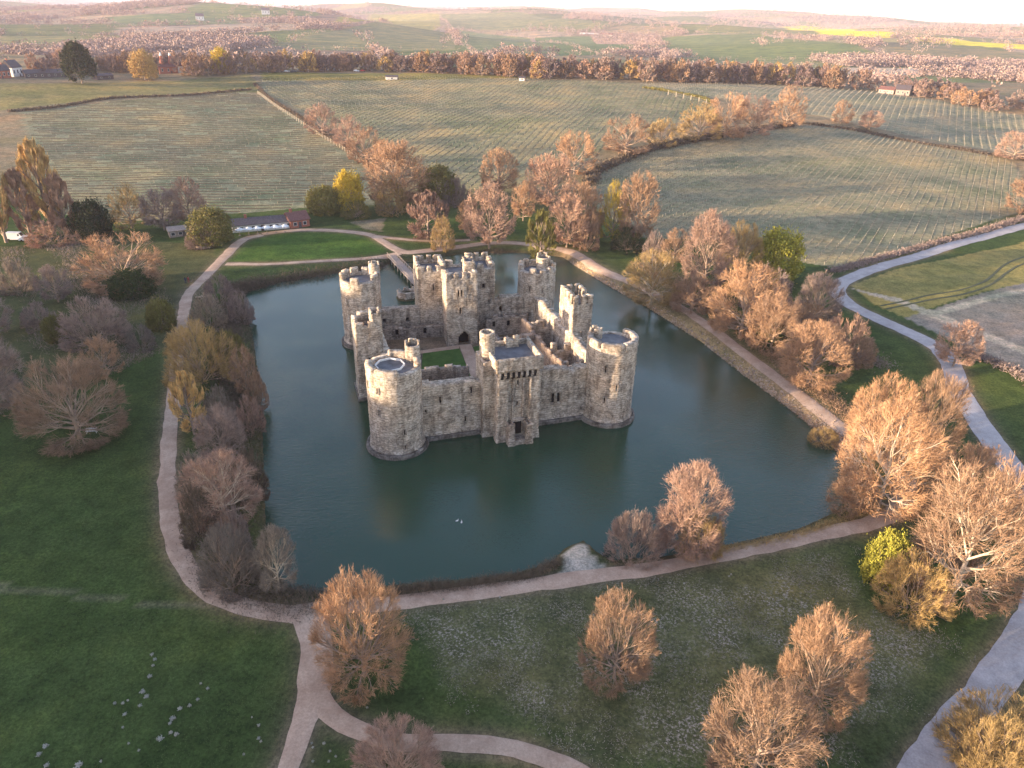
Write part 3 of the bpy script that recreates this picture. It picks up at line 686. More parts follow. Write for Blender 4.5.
# single mesh trees (too small in the photograph to show trunk and crown apart)
def merge_far(key, colr):
    tv, cv = PROTO[key][:2]
    out = []
    for me in (tv, cv):
        n = len(me.vertices); co = np.empty(n*3, np.float32); me.vertices.foreach_get('co', co); out.append((co.reshape(-1, 3), [tuple(p.vertices) for p in me.polygons]))
    V = np.vstack([out[0][0], out[1][0]]); n0 = len(out[0][0]); fs = out[0][1]+[tuple(i+n0 for i in f) for f in out[1][1]]
    me = bpy.data.meshes.new('belt_tree'); me.from_pydata(V.tolist(), [], fs); me.materials.append(M['bark']); me.materials.append(M['t_'+colr])
    me.polygons.foreach_set('material_index', np.array([0]*len(out[0][1])+[1]*len(out[1][1]), dtype=np.int32)); me.update(); return me
BELT = [merge_far('far_m%d' % (i % 3), c) for i, c in enumerate(('wood', 'brown', 'pink', 'purple', 'straw'))]
def far_tree(me, x, y, h, w, label, group):
    o = link('bare_tree', me, None, (x, y, zl(x, y)-.3), rnd.uniform(0, 6), (w/5, w/5, h/10)); return tag(o, label, 'tree', group)
# the long belt beyond the crest
k = 0
def along(px, n, spread):
    pts = np.array([gnd(u, v) for u, v in px]); d = np.concatenate([[0], np.cumsum(np.linalg.norm(np.diff(pts, axis=0), axis=1))])
    out = []
    for i in range(n):
        s = (i+rnd.random()*.9)/n*d[-1]; j = min(np.searchsorted(d, s, 'right')-1, len(pts)-2); t = (s-d[j])/(d[j+1]-d[j]+1e-9)
        p = pts[j]*(1-t)+pts[j+1]*t; out.append((p[0]+rnd.uniform(-spread, spread), p[1]+rnd.uniform(-spread, spread)))
    return out
for (x, y) in along([(196, 76), (280, 72), (350, 71), (420, 72), (500, 76), (560, 79), (640, 81), (740, 83), (800, 86), (860, 90)], 190, 13):
    far_tree(BELT[rnd.choice((0, 0, 1, 1, 2, 3, 4))], x, y+8, rnd.uniform(11, 17), rnd.uniform(5, 8), 'bare tree in the long belt behind the vineyard crest', 'bare trees in the long belt behind the vineyards')
for (x, y) in along([(0, 78), (60, 76), (120, 77), (200, 76)], 45, 16):
    far_tree(BELT[rnd.choice((0, 1, 2, 3))], x, y+34, rnd.uniform(9, 14), rnd.uniform(4.5, 7), 'bare tree behind the houses at upper left', 'bare trees behind the upper left houses')
for (x, y) in along([(900, 94), (950, 100), (1010, 112), (1060, 120)], 30, 16):
    far_tree(BELT[rnd.choice((0, 0, 1, 3))], x, y+6, rnd.uniform(8, 13), rnd.uniform(4.5, 7), 'bare tree in the row right of the far farm', 'bare trees right of the far farm')
# far woods and hedges: nobody could count them
def wood(name, label, pts, sizes, mat, tris=36):
    n = len(pts); g = np.random.RandomState(n); c = np.repeat(pts, tris, 0); s = np.repeat(sizes, tris)[:, None]
    o = unit(g.randn(n*tris, 3))*(g.rand(n*tris, 1)**.4)*s*np.array([.66, .66, .55]); o[:, 2] += s[:, 0]*.55
    V, Q = leaves(c+o, s*.105, g)
    w = link(name, npmesh(name, V, Q, [mat])); return tag(w, label, 'wood', kind='stuff')
def wood_pts(polys, dens, smin=6, smax=11):
    P_, S_ = [], []
    for pg in polys:
        g = gpoly(pg); x0, y0 = g.min(0); x1, y1 = g.max(0); n = int(min((x1-x0)*(y1-y0)*dens, 60000))
        x = nr.uniform(x0, x1, n); y = nr.uniform(y0, y1, n); kk = inpoly(x, y, g); x, y = x[kk], y[kk]
        P_.append(np.column_stack([x, y, land(x, y)])); S_.append(nr.uniform(smin, smax, len(x)))
    return np.vstack(P_), np.concatenate(S_)
def hedge_pts(lines, sp, smin=5, smax=10):
    P_, S_ = [], []
    for ln in lines:
        g = np.array([gnd(u, v) for u, v in ln])
        for a, b in zip(g[:-1], g[1:]):
            n = max(2, int(np.linalg.norm(b-a)/sp)); t = nr.rand(n, 1); p = a*(1-t)+b*t+nr.randn(n, 2)*sp*.35
            P_.append(np.column_stack([p, land(p[:, 0], p[:, 1])])); S_.append(nr.uniform(smin, smax, n))
    return np.vstack(P_), np.concatenate(S_)
W1 = [[(0, 50), (70, 49), (130, 52), (200, 44), (260, 50), (330, 56), (330, 68), (200, 70), (100, 66), (0, 64)], [(0, 24), (60, 24), (150, 30), (140, 36), (60, 34), (0, 34)],
      [(60, 8), (200, 5), (330, 6), (320, 9), (180, 10), (90, 16)], [(230, 20), (330, 12), (360, 14), (320, 27), (250, 24)], [(340, 38), (370, 36), (385, 46), (340, 47)],
      [(500, 50), (600, 58), (700, 58), (690, 64), (520, 62)], [(600, 18), (700, 20), (680, 36), (620, 34)], [(760, 36), (800, 38), (808, 50), (750, 48)], [(880, 46), (950, 47), (950, 56), (880, 55)],
      [(800, 76), (880, 80), (960, 84), (950, 92), (870, 86), (800, 84)], [(430, 5), (620, 9), (760, 13), (700, 15), (560, 13), (440, 10)], [(760, 20), (900, 24), (1060, 30), (1060, 40), (900, 31), (770, 25)],
      [(130, 36), (260, 38), (330, 44), (270, 47), (260, 50), (130, 52)], [(0, 2), (90, 1), (330, -2), (330, 4), (200, 4), (90, 7), (0, 10)], [(330, -3), (520, 0), (560, 8), (430, 6), (370, 8)], [(600, 36), (660, 40), (680, 54), (650, 52)], [(900, 60), (1060, 66), (1060, 70), (900, 66)], [(940, 84), (1060, 92), (1060, 100), (960, 90)], [(520, 25), (600, 24), (610, 33), (560, 36), (520, 33)], [(440, 42), (460, 30), (466, 40), (480, 56), (455, 56)]]
pw, sw = wood_pts(W1, .0045, 9, 15)
if len(pw) > 6000: ii = nr.choice(len(pw), 6000, False); pw, sw = pw[ii], sw[ii]
fieldz = [gpoly(z[1]) for z in ZONES if z[0][0] == 'h' or z[0][:4] in ('gold', 'stra')]
n_ = 420000; d_ = 860*np.exp(nr.rand(n_)**1.1*2.2); x_ = d_*nr.uniform(-.85, .85, n_); y_ = d_
f1, f2, ic = cells(x_, y_); kk = ((f2-f1) < 15+7*np.sin(x_*.01)) & (np.modf(ic*5.3)[0] > .08) | (np.modf(ic*3.7)[0] > .86) & (np.modf(ic*2.9)[0] > 0)
x_, y_ = x_[kk], y_[kk]; kk = np.ones(len(x_), bool)
for fz in fieldz: kk &= ~inpoly(x_, y_, fz)
x_, y_ = x_[kk][:26000], y_[kk][:26000]
pw = np.vstack([pw, np.column_stack([x_, y_, land(x_, y_)])]); sw = np.concatenate([sw, nr.uniform(8, 14, len(x_))]); o_ = nr.permutation(len(pw)); pw, sw = pw[o_], sw[o_]
h = len(pw)//2
wood('far_woodland', 'far bare pinkish brown woods spread over the hills to the horizon', pw[:h], sw[:h], M['t_wood'])
wood('far_woodland', 'far grey brown woods mixed through the hills to the horizon', pw[h:], sw[h:], M['t_purple'])
HL = [[(270, 46), (340, 30), (440, 28), (455, 42)], [(340, 30), (372, 14), (440, 13), (520, 12)], [(455, 42), (480, 56)], [(440, 14), (450, 28), (530, 38), (600, 56)], [(535, 38), (590, 36), (650, 54)],
      [(600, 56), (700, 60), (900, 61), (1060, 66)], [(660, 38), (760, 34), (830, 42), (900, 60)], [(690, 24), (770, 24), (900, 36), (1060, 52)], [(270, 50), (455, 51), (600, 57)], [(785, 67), (900, 67), (1060, 71)],
      [(780, 76), (900, 77), (1060, 80)], [(0, 36), (80, 35), (130, 43), (60, 49)], [(120, 27), (250, 23), (300, 31), (200, 37)], [(100, 18), (230, 14), (300, 9)], [(700, 34), (780, 27), (900, 33)], [(0, 14), (100, 12), (240, 4)],
      [(-20, 48), (120, 52), (260, 46)], [(400, 10), (520, 8), (700, 15), (860, 20), (1040, 28)]]
ph, sh = hedge_pts(HL, 9., 5, 9); wood('far_hedgerows', 'far hedgerows dividing the pale green hill fields', ph, sh, M['t_purple'], 14)
# nearer hedges, each a thing
def hedge(name, label, px, width, height, mat, dens=16, group=None, cat='hedge', tw=.09, lean=.0):
    g = catmull([(*gnd(u, v), 0) for u, v in px], 1.)[:, :2]; n = int(len(g)*dens*width); j = nr.randint(0, len(g), n)
    p = g[j]+nr.randn(n, 2)*width*.3; z = terr(p[:, 0], p[:, 1])
    hh = height*(.55+.45*np.sin(g[j][:, 0]*.35+g[j][:, 1]*.21)**2)*(.5+.5*nr.rand(n))
    b = np.column_stack([p, z+hh*nr.rand(n)*.75-.05]); d = unit(nr.randn(n, 3)*[.7, .7, .4]+[0, 0, .8])*(hh[:, None]*.35+.25)
    V, Q, Tt = twigs(b, b+d, tw, nr); V2, Q2 = leaves(b[::2]+d[::2]*.6, tw*1.6, nr)
    o = link(name, npmesh(name, V if 0 else np.vstack([V, V2]), [np.vstack([Q, Q2+len(V)]), Tt], [mat])); return tag(o, label, cat, group)
hedge('hedge', 'dark hedge running under the trees between middle and right vineyards', [(590, 185), (600, 170), (650, 150), (700, 140), (790, 126)], 5, 3.5, M['t_scrub'], 14, tw=.3)
hedge('hedge', 'thin dark hedge from the thick hedge line down to the right edge', [(790, 122), (850, 130), (900, 140), (960, 150), (1030, 162)], 2.5, 2., M['t_scrub'], 14, tw=.3)
hedge('hedge', 'low brown hedge along the top of the left vineyard', [(10, 112), (60, 107), (120, 98), (180, 96), (250, 90)], 3, 1.8, M['t_scrub'], 12, tw=.3)
hedge('hedge', 'brown hedge beside the fenced track between left and middle vineyards', [(255, 84), (275, 102), (310, 124), (350, 152), (375, 172)], 2, 1.2, M['t_scrub'], 18, tw=.2)
hedge('hedge', 'clipped yellow hedge with pale posts leading up to the tree belt', [(645, 88), (670, 92), (700, 98), (712, 103)], 3, 2., M['t_olive'], 16, tw=.3)
hedge('hedge', 'dark hedge following the upper side of the road bend', [(832, 272), (870, 262), (920, 248), (970, 235), (1000, 226), (1040, 214)], 3, 1.6, M['t_purple'], 30, tw=.14)
hedge('hedge', 'dark hedge behind the road side field at the right edge', [(960, 352), (1000, 366), (1040, 388)], 3, 1.6, M['t_purple'], 30, tw=.14)
hedge('reed_bed', 'dark brown reeds along the near bank left of the white beach', [(392, 590), (440, 587), (490, 581), (530, 574), (556, 562)], 2.0, 1.5, M['t_scrub'], 170, cat='reeds', tw=.035)
hedge('reed_bed', 'dry grasses on the near bank right of the small tree', [(720, 549), (770, 540), (800, 533), (845, 518), (880, 508)], 1.6, .8, M['t_straw'], 120, cat='reeds', tw=.035)
hedge('reed_bed', 'dark scrub on the far bank below the oval lawn', [(232, 290), (250, 285), (280, 280), (310, 275), (350, 270), (385, 264)], 6., 2.4, M['t_scrub'], 75, cat='reeds', tw=.07)
hedge('reed_bed', 'dark scrub on the far bank right of the bridge', [(418, 260), (450, 256), (480, 251), (515, 251)], 3., 2., M['t_scrub'], 75, cat='reeds', tw=.07)
hedge('reed_bed', 'dry scrub coloured sunlit orange all along the east bank of the moat', [(570, 262), (590, 275), (620, 291), (660, 315), (700, 343), (745, 376), (790, 409), (826, 436), (848, 462)], 2.6, 1., M['t_orange'], 130, cat='reeds', tw=.05)  # bright orange puts the bank's sunlight into the scrub colour
hedge('scrub_strip', 'dark undergrowth beneath the west bank trees', [(235, 305), (228, 350), (234, 400), (226, 460), (222, 520), (235, 572), (275, 594), (330, 600)], 7., 1.6, M['t_scrub'], 60, cat='undergrowth', tw=.05)
hedge('scrub_strip', 'brown undergrowth beneath the east bank trees', [(640, 265), (690, 300), (735, 325), (790, 372), (830, 402), (870, 440)], 5., 1.0, M['t_brown'], 40, cat='undergrowth', tw=.06)
hedge('scrub_strip', 'dark undergrowth beneath the trees inside the road bend', [(770, 300), (800, 310), (840, 345), (880, 365)], 6., 1.6, M['t_purple'], 30, cat='undergrowth', tw=.08)
# ------------------------------------------------------------------ ground cover: dead stalks and tussocks
def tussocks():
    def scat(pg, n):
        g = gpoly(pg); x0, y0 = g.min(0); x1, y1 = g.max(0); x = nr.uniform(x0, x1, n); y = nr.uniform(y0, y1, n)
        kk = inpoly(x, y, g)
        for pl in PATHS.values(): kk &= pdist(x, y, pl[::3, :2], False) > pl[:, 2].mean()/2+.3
        return x[kk], y[kk]
    x, y = scat([(-60, 420), (160, 350), (160, 560), (300, 640), (290, 800), (-200, 800)], 60000)
    z = terr(x, y); b = np.column_stack([x, y, z]); d = nr.randn(len(x), 3)*[.08, .08, .02]+[0, 0, .13]
    V, Q, Tt = twigs(b, b+d, .06, nr)
    tag(link('meadow_grass', npmesh('meadow_grass', V, [Q, Tt], [plain('meadow_blades', (.075, .105, .035), .9, .45, .25)])), 'short dark green grass of the left meadow', 'grass', kind='stuff')
    x, y = scat([(400, 612), (560, 588), (700, 568), (860, 545), (870, 600), (1000, 640), (930, 720), (850, 800), (600, 800), (560, 750), (400, 690)], 60000)
    m = (np.sin(x*.31+2)*np.sin(y*.37)+np.sin(x*.9+y*.6)*.5+np.sin(x*2.1-y*1.7)*.4+nr.randn(len(x))*.3) > .45; x, y = x[m], y[m]
    z = terr(x, y); b = np.column_stack([x, y, z]); d = nr.randn(len(x), 3)*[.18, .18, .04]+[0, 0, .14]
    V, Q, Tt = twigs(b, b+d*.7, .06, nr)
    tag(link('dead_stalks', npmesh('dead_stalks', V, [Q, Tt], [plain('dead_stalks', (.29, .25, .21), .9, .45, .3)])), 'pale dead stalks standing in the rough grass below the moat path', 'dead stalks', kind='stuff')
tussocks()
def rubble():
    g = catmull([(*gnd(u, v), 0) for u, v in [(566, 260), (590, 275), (620, 291), (660, 315), (700, 343), (745, 376), (790, 409), (828, 436), (850, 462)]], .5)[:, :2]
    n = 9000; j = nr.randint(0, len(g), n); p_ = g[j]+nr.randn(n, 2)*1.1+np.array([.6, .5]); z = terr(p_[:, 0], p_[:, 1]); kk = z > -.1; b = np.column_stack([p_, z])[kk]; n = len(b)
    d = unit(nr.randn(n, 3)); s_ = .08+.16*nr.rand(n); V, Fq = frusta(b-d*s_[:, None], b+d*s_[:, None], s_*.9, s_*.6, 5)
    i = np.arange(n)*10; caps = np.concatenate([np.stack([i+9, i+8, i+7, i+6, i+5], 1), np.stack([i, i+1, i+2, i+3, i+4], 1)])
    tag(link('bank_rubble', npmesh('bank_rubble', V, [Fq, caps], [plain('bank_stone', (.42, .32, .24), .9, .35, .8)])), 'loose pale stones covering the east bank of the moat', 'rubble', kind='stuff')
rubble()
def scrub():
    g = gpoly([(-60, 252), (110, 240), (215, 290), (180, 310), (168, 350), (60, 400), (-60, 430)]); x0, y0 = g.min(0); x1, y1 = g.max(0); n = 90000
    x = nr.uniform(x0, x1, n); y = nr.uniform(y0, y1, n); kk = inpoly(x, y, g)&((np.sin(x*.16+1)*np.sin(y*.11+.5)+.5*np.sin(x*.4+y*.3)+nr.randn(n)*.3) > .25)&(pdist(x, y, PATHS['path_west'][::3, :2], False) > 2.2)
    x, y = x[kk], y[kk]; b = np.column_stack([x, y, terr(x, y)]); d = nr.randn(len(x), 3)*[.4, .4, .1]+[0, 0, .6]; V, Q, Tt = twigs(b, b+d, .06, nr)
    tag(link('undergrowth', npmesh('undergrowth', V, [Q, Tt], [M['t_purple']])), 'grey purple bramble undergrowth in patches on the left slope', 'undergrowth', kind='stuff')
scrub()
# vineyards: posts and vine strips
def vineyard(label, pg, a, b, spacing, post_sp, ph=1.5, pw=.16, vine=.9, loose=0.):
    g = gpoly(pg); A = np.array(gnd(*a)); B = np.array(gnd(*b)); d = (B-A)/np.linalg.norm(B-A); n = np.array([-d[1], d[0]])
    s = g@d; t = g@n; S0 = np.arange(s.min(), s.max(), post_sp); T0 = np.arange(t.min(), t.max(), spacing)
    ss, tt = np.meshgrid(S0, T0); ss = ss+nr.randn(*ss.shape)*.15+nr.rand(ss.shape[0], 1)*post_sp*loose; p = ss[..., None]*d+tt[..., None]*n; p = p.reshape(-1, 2)
    kk = inpoly(p[:, 0], p[:, 1], g); idx = np.where(kk)[0]
    z = land(p[:, 0], p[:, 1]); q = np.column_stack([p, z])[kk]
    V, Fq = frusta(q-[0, 0, .3], q+np.column_stack([np.zeros((len(q), 2)), ph*(.85+.3*nr.rand(len(q)))]), np.full(len(q), pw), np.full(len(q), pw*.8), 4)
    tag(link('vineyard_posts', npmesh('vineyard_posts', V, [Fq], [M['post']])), 'pale posts of '+label, 'vineyard posts', kind='stuff')
    nx = ss.shape[1]; ok = kk.reshape(ss.shape); o2 = ok[:, :-1] & ok[:, 1:]; i0 = np.where(o2.ravel())[0]; r, c = i0//(nx-1), i0 % (nx-1)
    full = np.column_stack([p, z]); a0 = full[r*nx+c]; a1 = full[r*nx+c+1]; m = nr.rand(len(a0)) > .12; a0, a1 = a0[m], a1[m]
    V, Fq = frusta(a0+[0, 0, .5], a1+[0, 0, .5], np.full(len(a0), vine*.35), np.full(len(a0), vine*.3), 4)
    tag(link('vines', npmesh('vines', V, [Fq], [M['t_scrub']])), 'low bare vine rows of '+label, 'vines', kind='stuff')
ZP = {z[0]: z[1] for z in ZONES}
vineyard('the right vineyard above the road', ZP['vine_right'], (898, 217), (928, 160), 2.7, 3.2, ph=.9, pw=.065, vine=.22)
vineyard('the upper right vineyard beyond the hedge', ZP['vine_far'], (900, 150), (915, 105), 4., 5., ph=1.1, pw=.08, vine=.25)
vineyard('the middle vineyard behind the castle', ZP['vine_mid'], (640, 120), (660, 90), 3.6, 5., ph=1., pw=.06, vine=.3, loose=1.)
vineyard('the left vineyard behind the tea room', ZP['vine_left'], (40, 200), (300, 196), 4., 6., pw=.05, vine=.4, ph=1., loose=1.)
# fences
def fence(label, px, sp=3., h=1.5, w=.16):
    g = catmull([(*gnd(u, v), 0) for u, v in px], .5)[:, :2]; d = np.concatenate([[0], np.cumsum(np.linalg.norm(np.diff(g, axis=0), axis=1))])
    n = min(int(d[-1]/sp), 95); root = empty('post_fence', (g[0][0], g[0][1], zl(*g[0]))); tag(root, label, 'fence')
    pm = MB().box(-w/2, w/2, -w/2, w/2, -.3, h); me = None; last = None; rl = MB()
    for i in range(n+1):
        j = min(np.searchsorted(d, i*d[-1]/n), len(g)-1); x, y = g[j]; loc = (x-g[0][0], y-g[0][1], zl(x, y)-zl(*g[0]))
        if me is None: o = pm.build('post', M['post'], root, loc); me = o.data
        else: link('post', me, root, loc)
        if last: rl.bar((last[0], last[1], last[2]+h*.8), (loc[0], loc[1], loc[2]+h*.8), .05); rl.bar((last[0], last[1], last[2]+h*.4), (loc[0], loc[1], loc[2]+h*.4), .05)
        last = loc
    rl.build('rail', M['post'], root)
fence('pale post fence along the lower edge of the track between left and middle vineyards', [(258, 94), (280, 110), (310, 130), (340, 148), (362, 164)], 4, 2., .3)
fence('pale posts along the clipped yellow hedge', [(668, 95), (690, 100), (706, 104)], 6, 3, .5)
# ------------------------------------------------------------------ castle
def inset(poly, t):
    n = len(poly); out = []
    ar = sum(poly[i][0]*poly[(i+1) % n][1]-poly[(i+1) % n][0]*poly[i][1] for i in range(n)); sg = 1 if ar > 0 else -1
    for i in range(n):
        p, c, q = np.array(poly[i-1], float), np.array(poly[i], float), np.array(poly[(i+1) % n], float)
        d1 = unit(c-p); d2 = unit(q-c); n1 = np.array([-d1[1], d1[0]])*sg; n2 = np.array([-d2[1], d2[0]])*sg
        m = unit(n1+n2); out.append(tuple(c+m*t/max(.3, float(m@n1))))
    return out
def circle(c, r, n=44, ph=0.): return [(c[0]+r*math.cos(2*PI*i/n+ph), c[1]+r*math.sin(2*PI*i/n+ph)) for i in range(n)]
def strip(A, B, t):
    """outer and inner line of a straight wall, inner on the left of A->B"""
    A = np.array(A, float); B = np.array(B, float); d = unit(B-A); n = np.array([-d[1], d[0]])
    return [tuple(A), tuple(B)], [tuple(A+n*t), tuple(B+n*t)]
def masonry(name, outer, inner, z0, z1, mat, parent=None, mask=None, closed=True, cell=.36, batter=0., wins=(), jit=.035, frame=True):
    outer = np.array(outer, float); inner = np.array(inner, float); n = len(outer); segs = n if closed else n-1
    Po, Pi, Sx = [], [], []; s = 0.
    for i in range(segs):
        a, b = outer[i], outer[(i+1) % n]; c, d = inner[i], inner[(i+1) % n]; L = np.linalg.norm(b-a); k = max(1, int(round(L/cell)))
        for j in range(k): t = j/k; Po.append(a*(1-t)+b*t); Pi.append(c*(1-t)+d*t); Sx.append(s+L*t)
        s += L
    if not closed: Po.append(outer[-1]); Pi.append(inner[-1])
    Sx.append(s); Po = np.array(Po); Pi = np.array(Pi); Sx = np.array(Sx); nc = len(Sx)-1; npnt = len(Po)
    nz = max(1, int(round((z1-z0)/cell))); Z = np.linspace(z0, z1, nz+1)
    sc = (Sx[1:]+Sx[:-1])/2; zc = (Z[1:]+Z[:-1])/2
    SS, ZZ = np.meshgrid(sc, zc, indexing='ij'); fill = np.ones(SS.shape, bool)
    if mask is not None: fill &= mask(SS, ZZ)
    holes = []
    for (ws, wz, ww, wh) in wins:
        ws %= s; c0 = int(np.argmin(abs(sc-(ws-ww/2+cell/2)))); c1 = max(c0+1, c0+int(round(ww/cell))); r0 = int(np.argmin(abs(zc-(wz-wh/2+cell/2)))); r1 = r0+max(1, int(round(wh/cell)))
        c1 = min(c1, nc); fill[c0:c1, r0:r1] = False; holes.append((c0, c1, r0, min(r1, nz)))
    nrm = unit(Po-Pi); V = np.zeros((npnt, nz+1, 2, 3))
    off = np.where(Z < 1.4, batter*(1.4-np.clip(Z, 0, 1.4))/1.4, 0)
    V[:, :, 0, :2] = Po[:, None]+nrm[:, None]*off[None, :, None]; V[:, :, 1, :2] = Pi[:, None]; V[..., 2] = Z[None, :, None]
    V += nr.randn(*V.shape)*jit*np.array([1, 1, .7]); V = V.reshape(-1, 3)
    def vid(i, j, k): return ((i % npnt)*(nz+1)+j)*2+k
    I, J = np.where(fill); Fs = []
    Fs.append(np.stack([vid(I, J, 0), vid(I+1, J, 0), vid(I+1, J+1, 0), vid(I, J+1, 0)], 1))
    Fs.append(np.stack([vid(I, J, 1), vid(I, J+1, 1), vid(I+1, J+1, 1), vid(I+1, J, 1)], 1))
    def nb(di, dj):
        a = I+di; b = J+dj
        if closed: a = a % nc; out = (b < 0) | (b >= nz)
        else: out = (a < 0) | (a >= nc) | (b < 0) | (b >= nz)
        return out | ~fill[np.clip(a, 0, nc-1), np.clip(b, 0, nz-1)]
    for (di, dj), q in (((1, 0), [(1, 0, 0), (1, 0, 1), (1, 1, 1), (1, 1, 0)]), ((-1, 0), [(0, 0, 1), (0, 0, 0), (0, 1, 0), (0, 1, 1)]),
                        ((0, 1), [(0, 1, 0), (1, 1, 0), (1, 1, 1), (0, 1, 1)]), ((0, -1), [(0, 0, 1), (1, 0, 1), (1, 0, 0), (0, 0, 0)])):
        m = nb(di, dj); i, j = I[m], J[m]; Fs.append(np.stack([vid(i+a, j+b, c) for a, b, c in q], 1))
    o = link(name, npmesh(name, V, Fs, [mat]), parent)
    if frame:
        for c0, c1, r0, r1 in holes:
            a = Po[c0]; b = Po[c1 % npnt]; nn = unit((a-Pi[c0])+(b-Pi[c1 % npnt])); za, zb = Z[r0], Z[r1]; d = unit(b-a); mb = MB()
            A3 = lambda p, z, f=.03: (p[0]+nn[0]*f, p[1]+nn[1]*f, z)
            mb.bar(A3(a-d*.09, za-.16), A3(a-d*.09, zb+.16), .16, .16); mb.bar(A3(b+d*.09, za-.16), A3(b+d*.09, zb+.16), .16, .16)
            mb.bar(A3(a, za-.08), A3(b, za-.08), .16, .16); mb.bar(A3(a, zb+.08), A3(b, zb+.08), .16, .16)
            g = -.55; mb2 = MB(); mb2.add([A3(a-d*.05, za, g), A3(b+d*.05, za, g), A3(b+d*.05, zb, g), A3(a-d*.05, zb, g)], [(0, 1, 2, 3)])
            w = mb.build('window_surround', M['stone_dark'], o); mb2.build('window_shade_panel', M['dark'], o)  # dark panel set back in the hole as its interior shade
    return o
def cren(zt, h=1., per=2.4, mer=1.4, ph=0., ruin=0., seed=0):
    g = np.random.RandomState(seed); r = g.rand(400); dz = g.rand(400)
    def f(s, z):
        k = np.floor((s+ph)/per).astype(int) % 400
        low = z < zt-h
        m = (((s+ph) % per) < mer) & (r[k] > ruin) & (z < zt-dz[k]*h*ruin)
        return low | m
    return f
def ragged(zt, amp=.8, seed=0, gaps=()):
    g = np.random.RandomState(seed); a = g.rand(400); b = g.rand(400)
    def f(s, z):
        t = zt-amp*(a[(np.floor(s/1.3)).astype(int) % 400]**2)-amp*.5*b[(np.floor(s/4.5)).astype(int) % 400]
        for (s0, s1, zz) in gaps: t = np.where((s > s0) & (s < s1), zz, t)
        return z < t
    return f
def both(*fs): return lambda s, z: np.logical_and.reduce([f(s, z) for f in fs])
castle = empty('castle', (-7, 130, 0)); tag(castle, 'ruined grey pink stone castle with round corner towers standing in the moat', 'castle')
CO = (7, -130, 0)
def cpart(o):  # world-built part: keep it where it was modelled under the castle's base
    if o.parent == castle: o.location = CO
    return o
def disc(name, pts, z, mat, parent, thick=.3):
    return MB().prism([tuple(p) for p in pts], z-thick, z).build(name, mat, parent)
def round_tower(c, zt, label, wins, r=4.45, crenf=None, roofz=None, turret=None, seed=0, roofmat='lead'):
    """wins: (azimuth deg, z, w, h)"""
    L = 2*PI*r
    W = [((math.radians(a) % (2*PI))/(2*PI)*L, z, w, h) for a, z, w, h in wins]
    t = cpart(masonry('corner_tower', circle(c, r), circle(c, r-1.05), -.6, zt, M['stone'], castle, crenf or cren(zt, .9, 4.6, 4., 0, .12, seed), True, .36, .55, W))
    t['label'] = label
    roofz = roofz or zt-1.6
    disc('roof', circle(c, r-1.0, 32), roofz, M[roofmat], t)
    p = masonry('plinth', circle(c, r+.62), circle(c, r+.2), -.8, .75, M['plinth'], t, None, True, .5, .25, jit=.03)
    if turret:
        x, y, tr, tz0, tz = turret
        masonry('turret', circle((x, y), tr, 14), circle((x, y), tr-.38, 14), tz0, tz, M['stone'], t, cren(tz, .6, 1.7, 1.15, .2, .25, seed+5), True, .3, jit=.02)
        disc('turret_roof', circle((x, y), tr-.3, 14), tz-1.1, M['lead'], t, .3)
    return t
tz = lambda u, v, Y: zat(u, v, Y)
fl = round_tower(FL, 15.7, 'round near left corner tower with a pale kerb ring on its roof', [(-118, 12.4, .36, 1.1), (-116, 8.2, .36, 1.2), (-62, 4.6, .36, 1.2), (-150, 12.6, .36, 1.1), (-65, 1.8, .3, .7)], turret=(-16.4, 105.9, 1.25, 13.6, tz(417, 341, 105.9)), seed=1, roofz=14.6)
mbx = MB()
for i in range(8):
    a0, a1 = 2*PI*(i+.2)/8, 2*PI*(i+1.2)/8; r_ = 2.35
    mbx.bar((FL[0]-.5+r_*math.cos(a0), FL[1]-.2+r_*math.sin(a0), 15.05), (FL[0]-.5+r_*math.cos(a1), FL[1]-.2+r_*math.sin(a1), 15.05), .16, .3)
mbx.build('roof_kerb', M['white'], fl)
fr = round_tower(FR, 15.9, 'round near right corner tower with a flat dark roof', [(-110, 11.2, .36, 1.3), (-82, 8., .36, 1.2), (-106, 5.4, .36, 1.2), (-80, 1.9, .3, .5), (-135, 3., .3, .6)], turret=(14.7, 117., 1.15, 13.9, tz(594, 327, 117)), seed=2, roofz=14.7)
bl = round_tower(BL, 15.9, 'round far left corner tower with a slim turret', [(-120, 10.5, .5, 1.4), (-135, 4.8, .4, 1.2), (-125, 1.6, .4, .9)], turret=(-30.2, 147.0, 1.2, 13, tz(378, 262, 147)), seed=3, crenf=cren(15.9, .9, 2.7, 1.8, .3, .15, 3), r=4.2)
br = round_tower(BR, 16.2, 'round far right corner tower with ragged battlements', [(-110, 11.5, .5, 1.4), (-70, 11.5, .5, 1.2), (-88, 6.5, .4, 1.2)], turret=(6.3, 155., 1.6, 13, tz(546, 254, 155)), seed=4, crenf=cren(16.2, 1.1, 2.3, 1.4, .3, .2, 4), r=4.2)
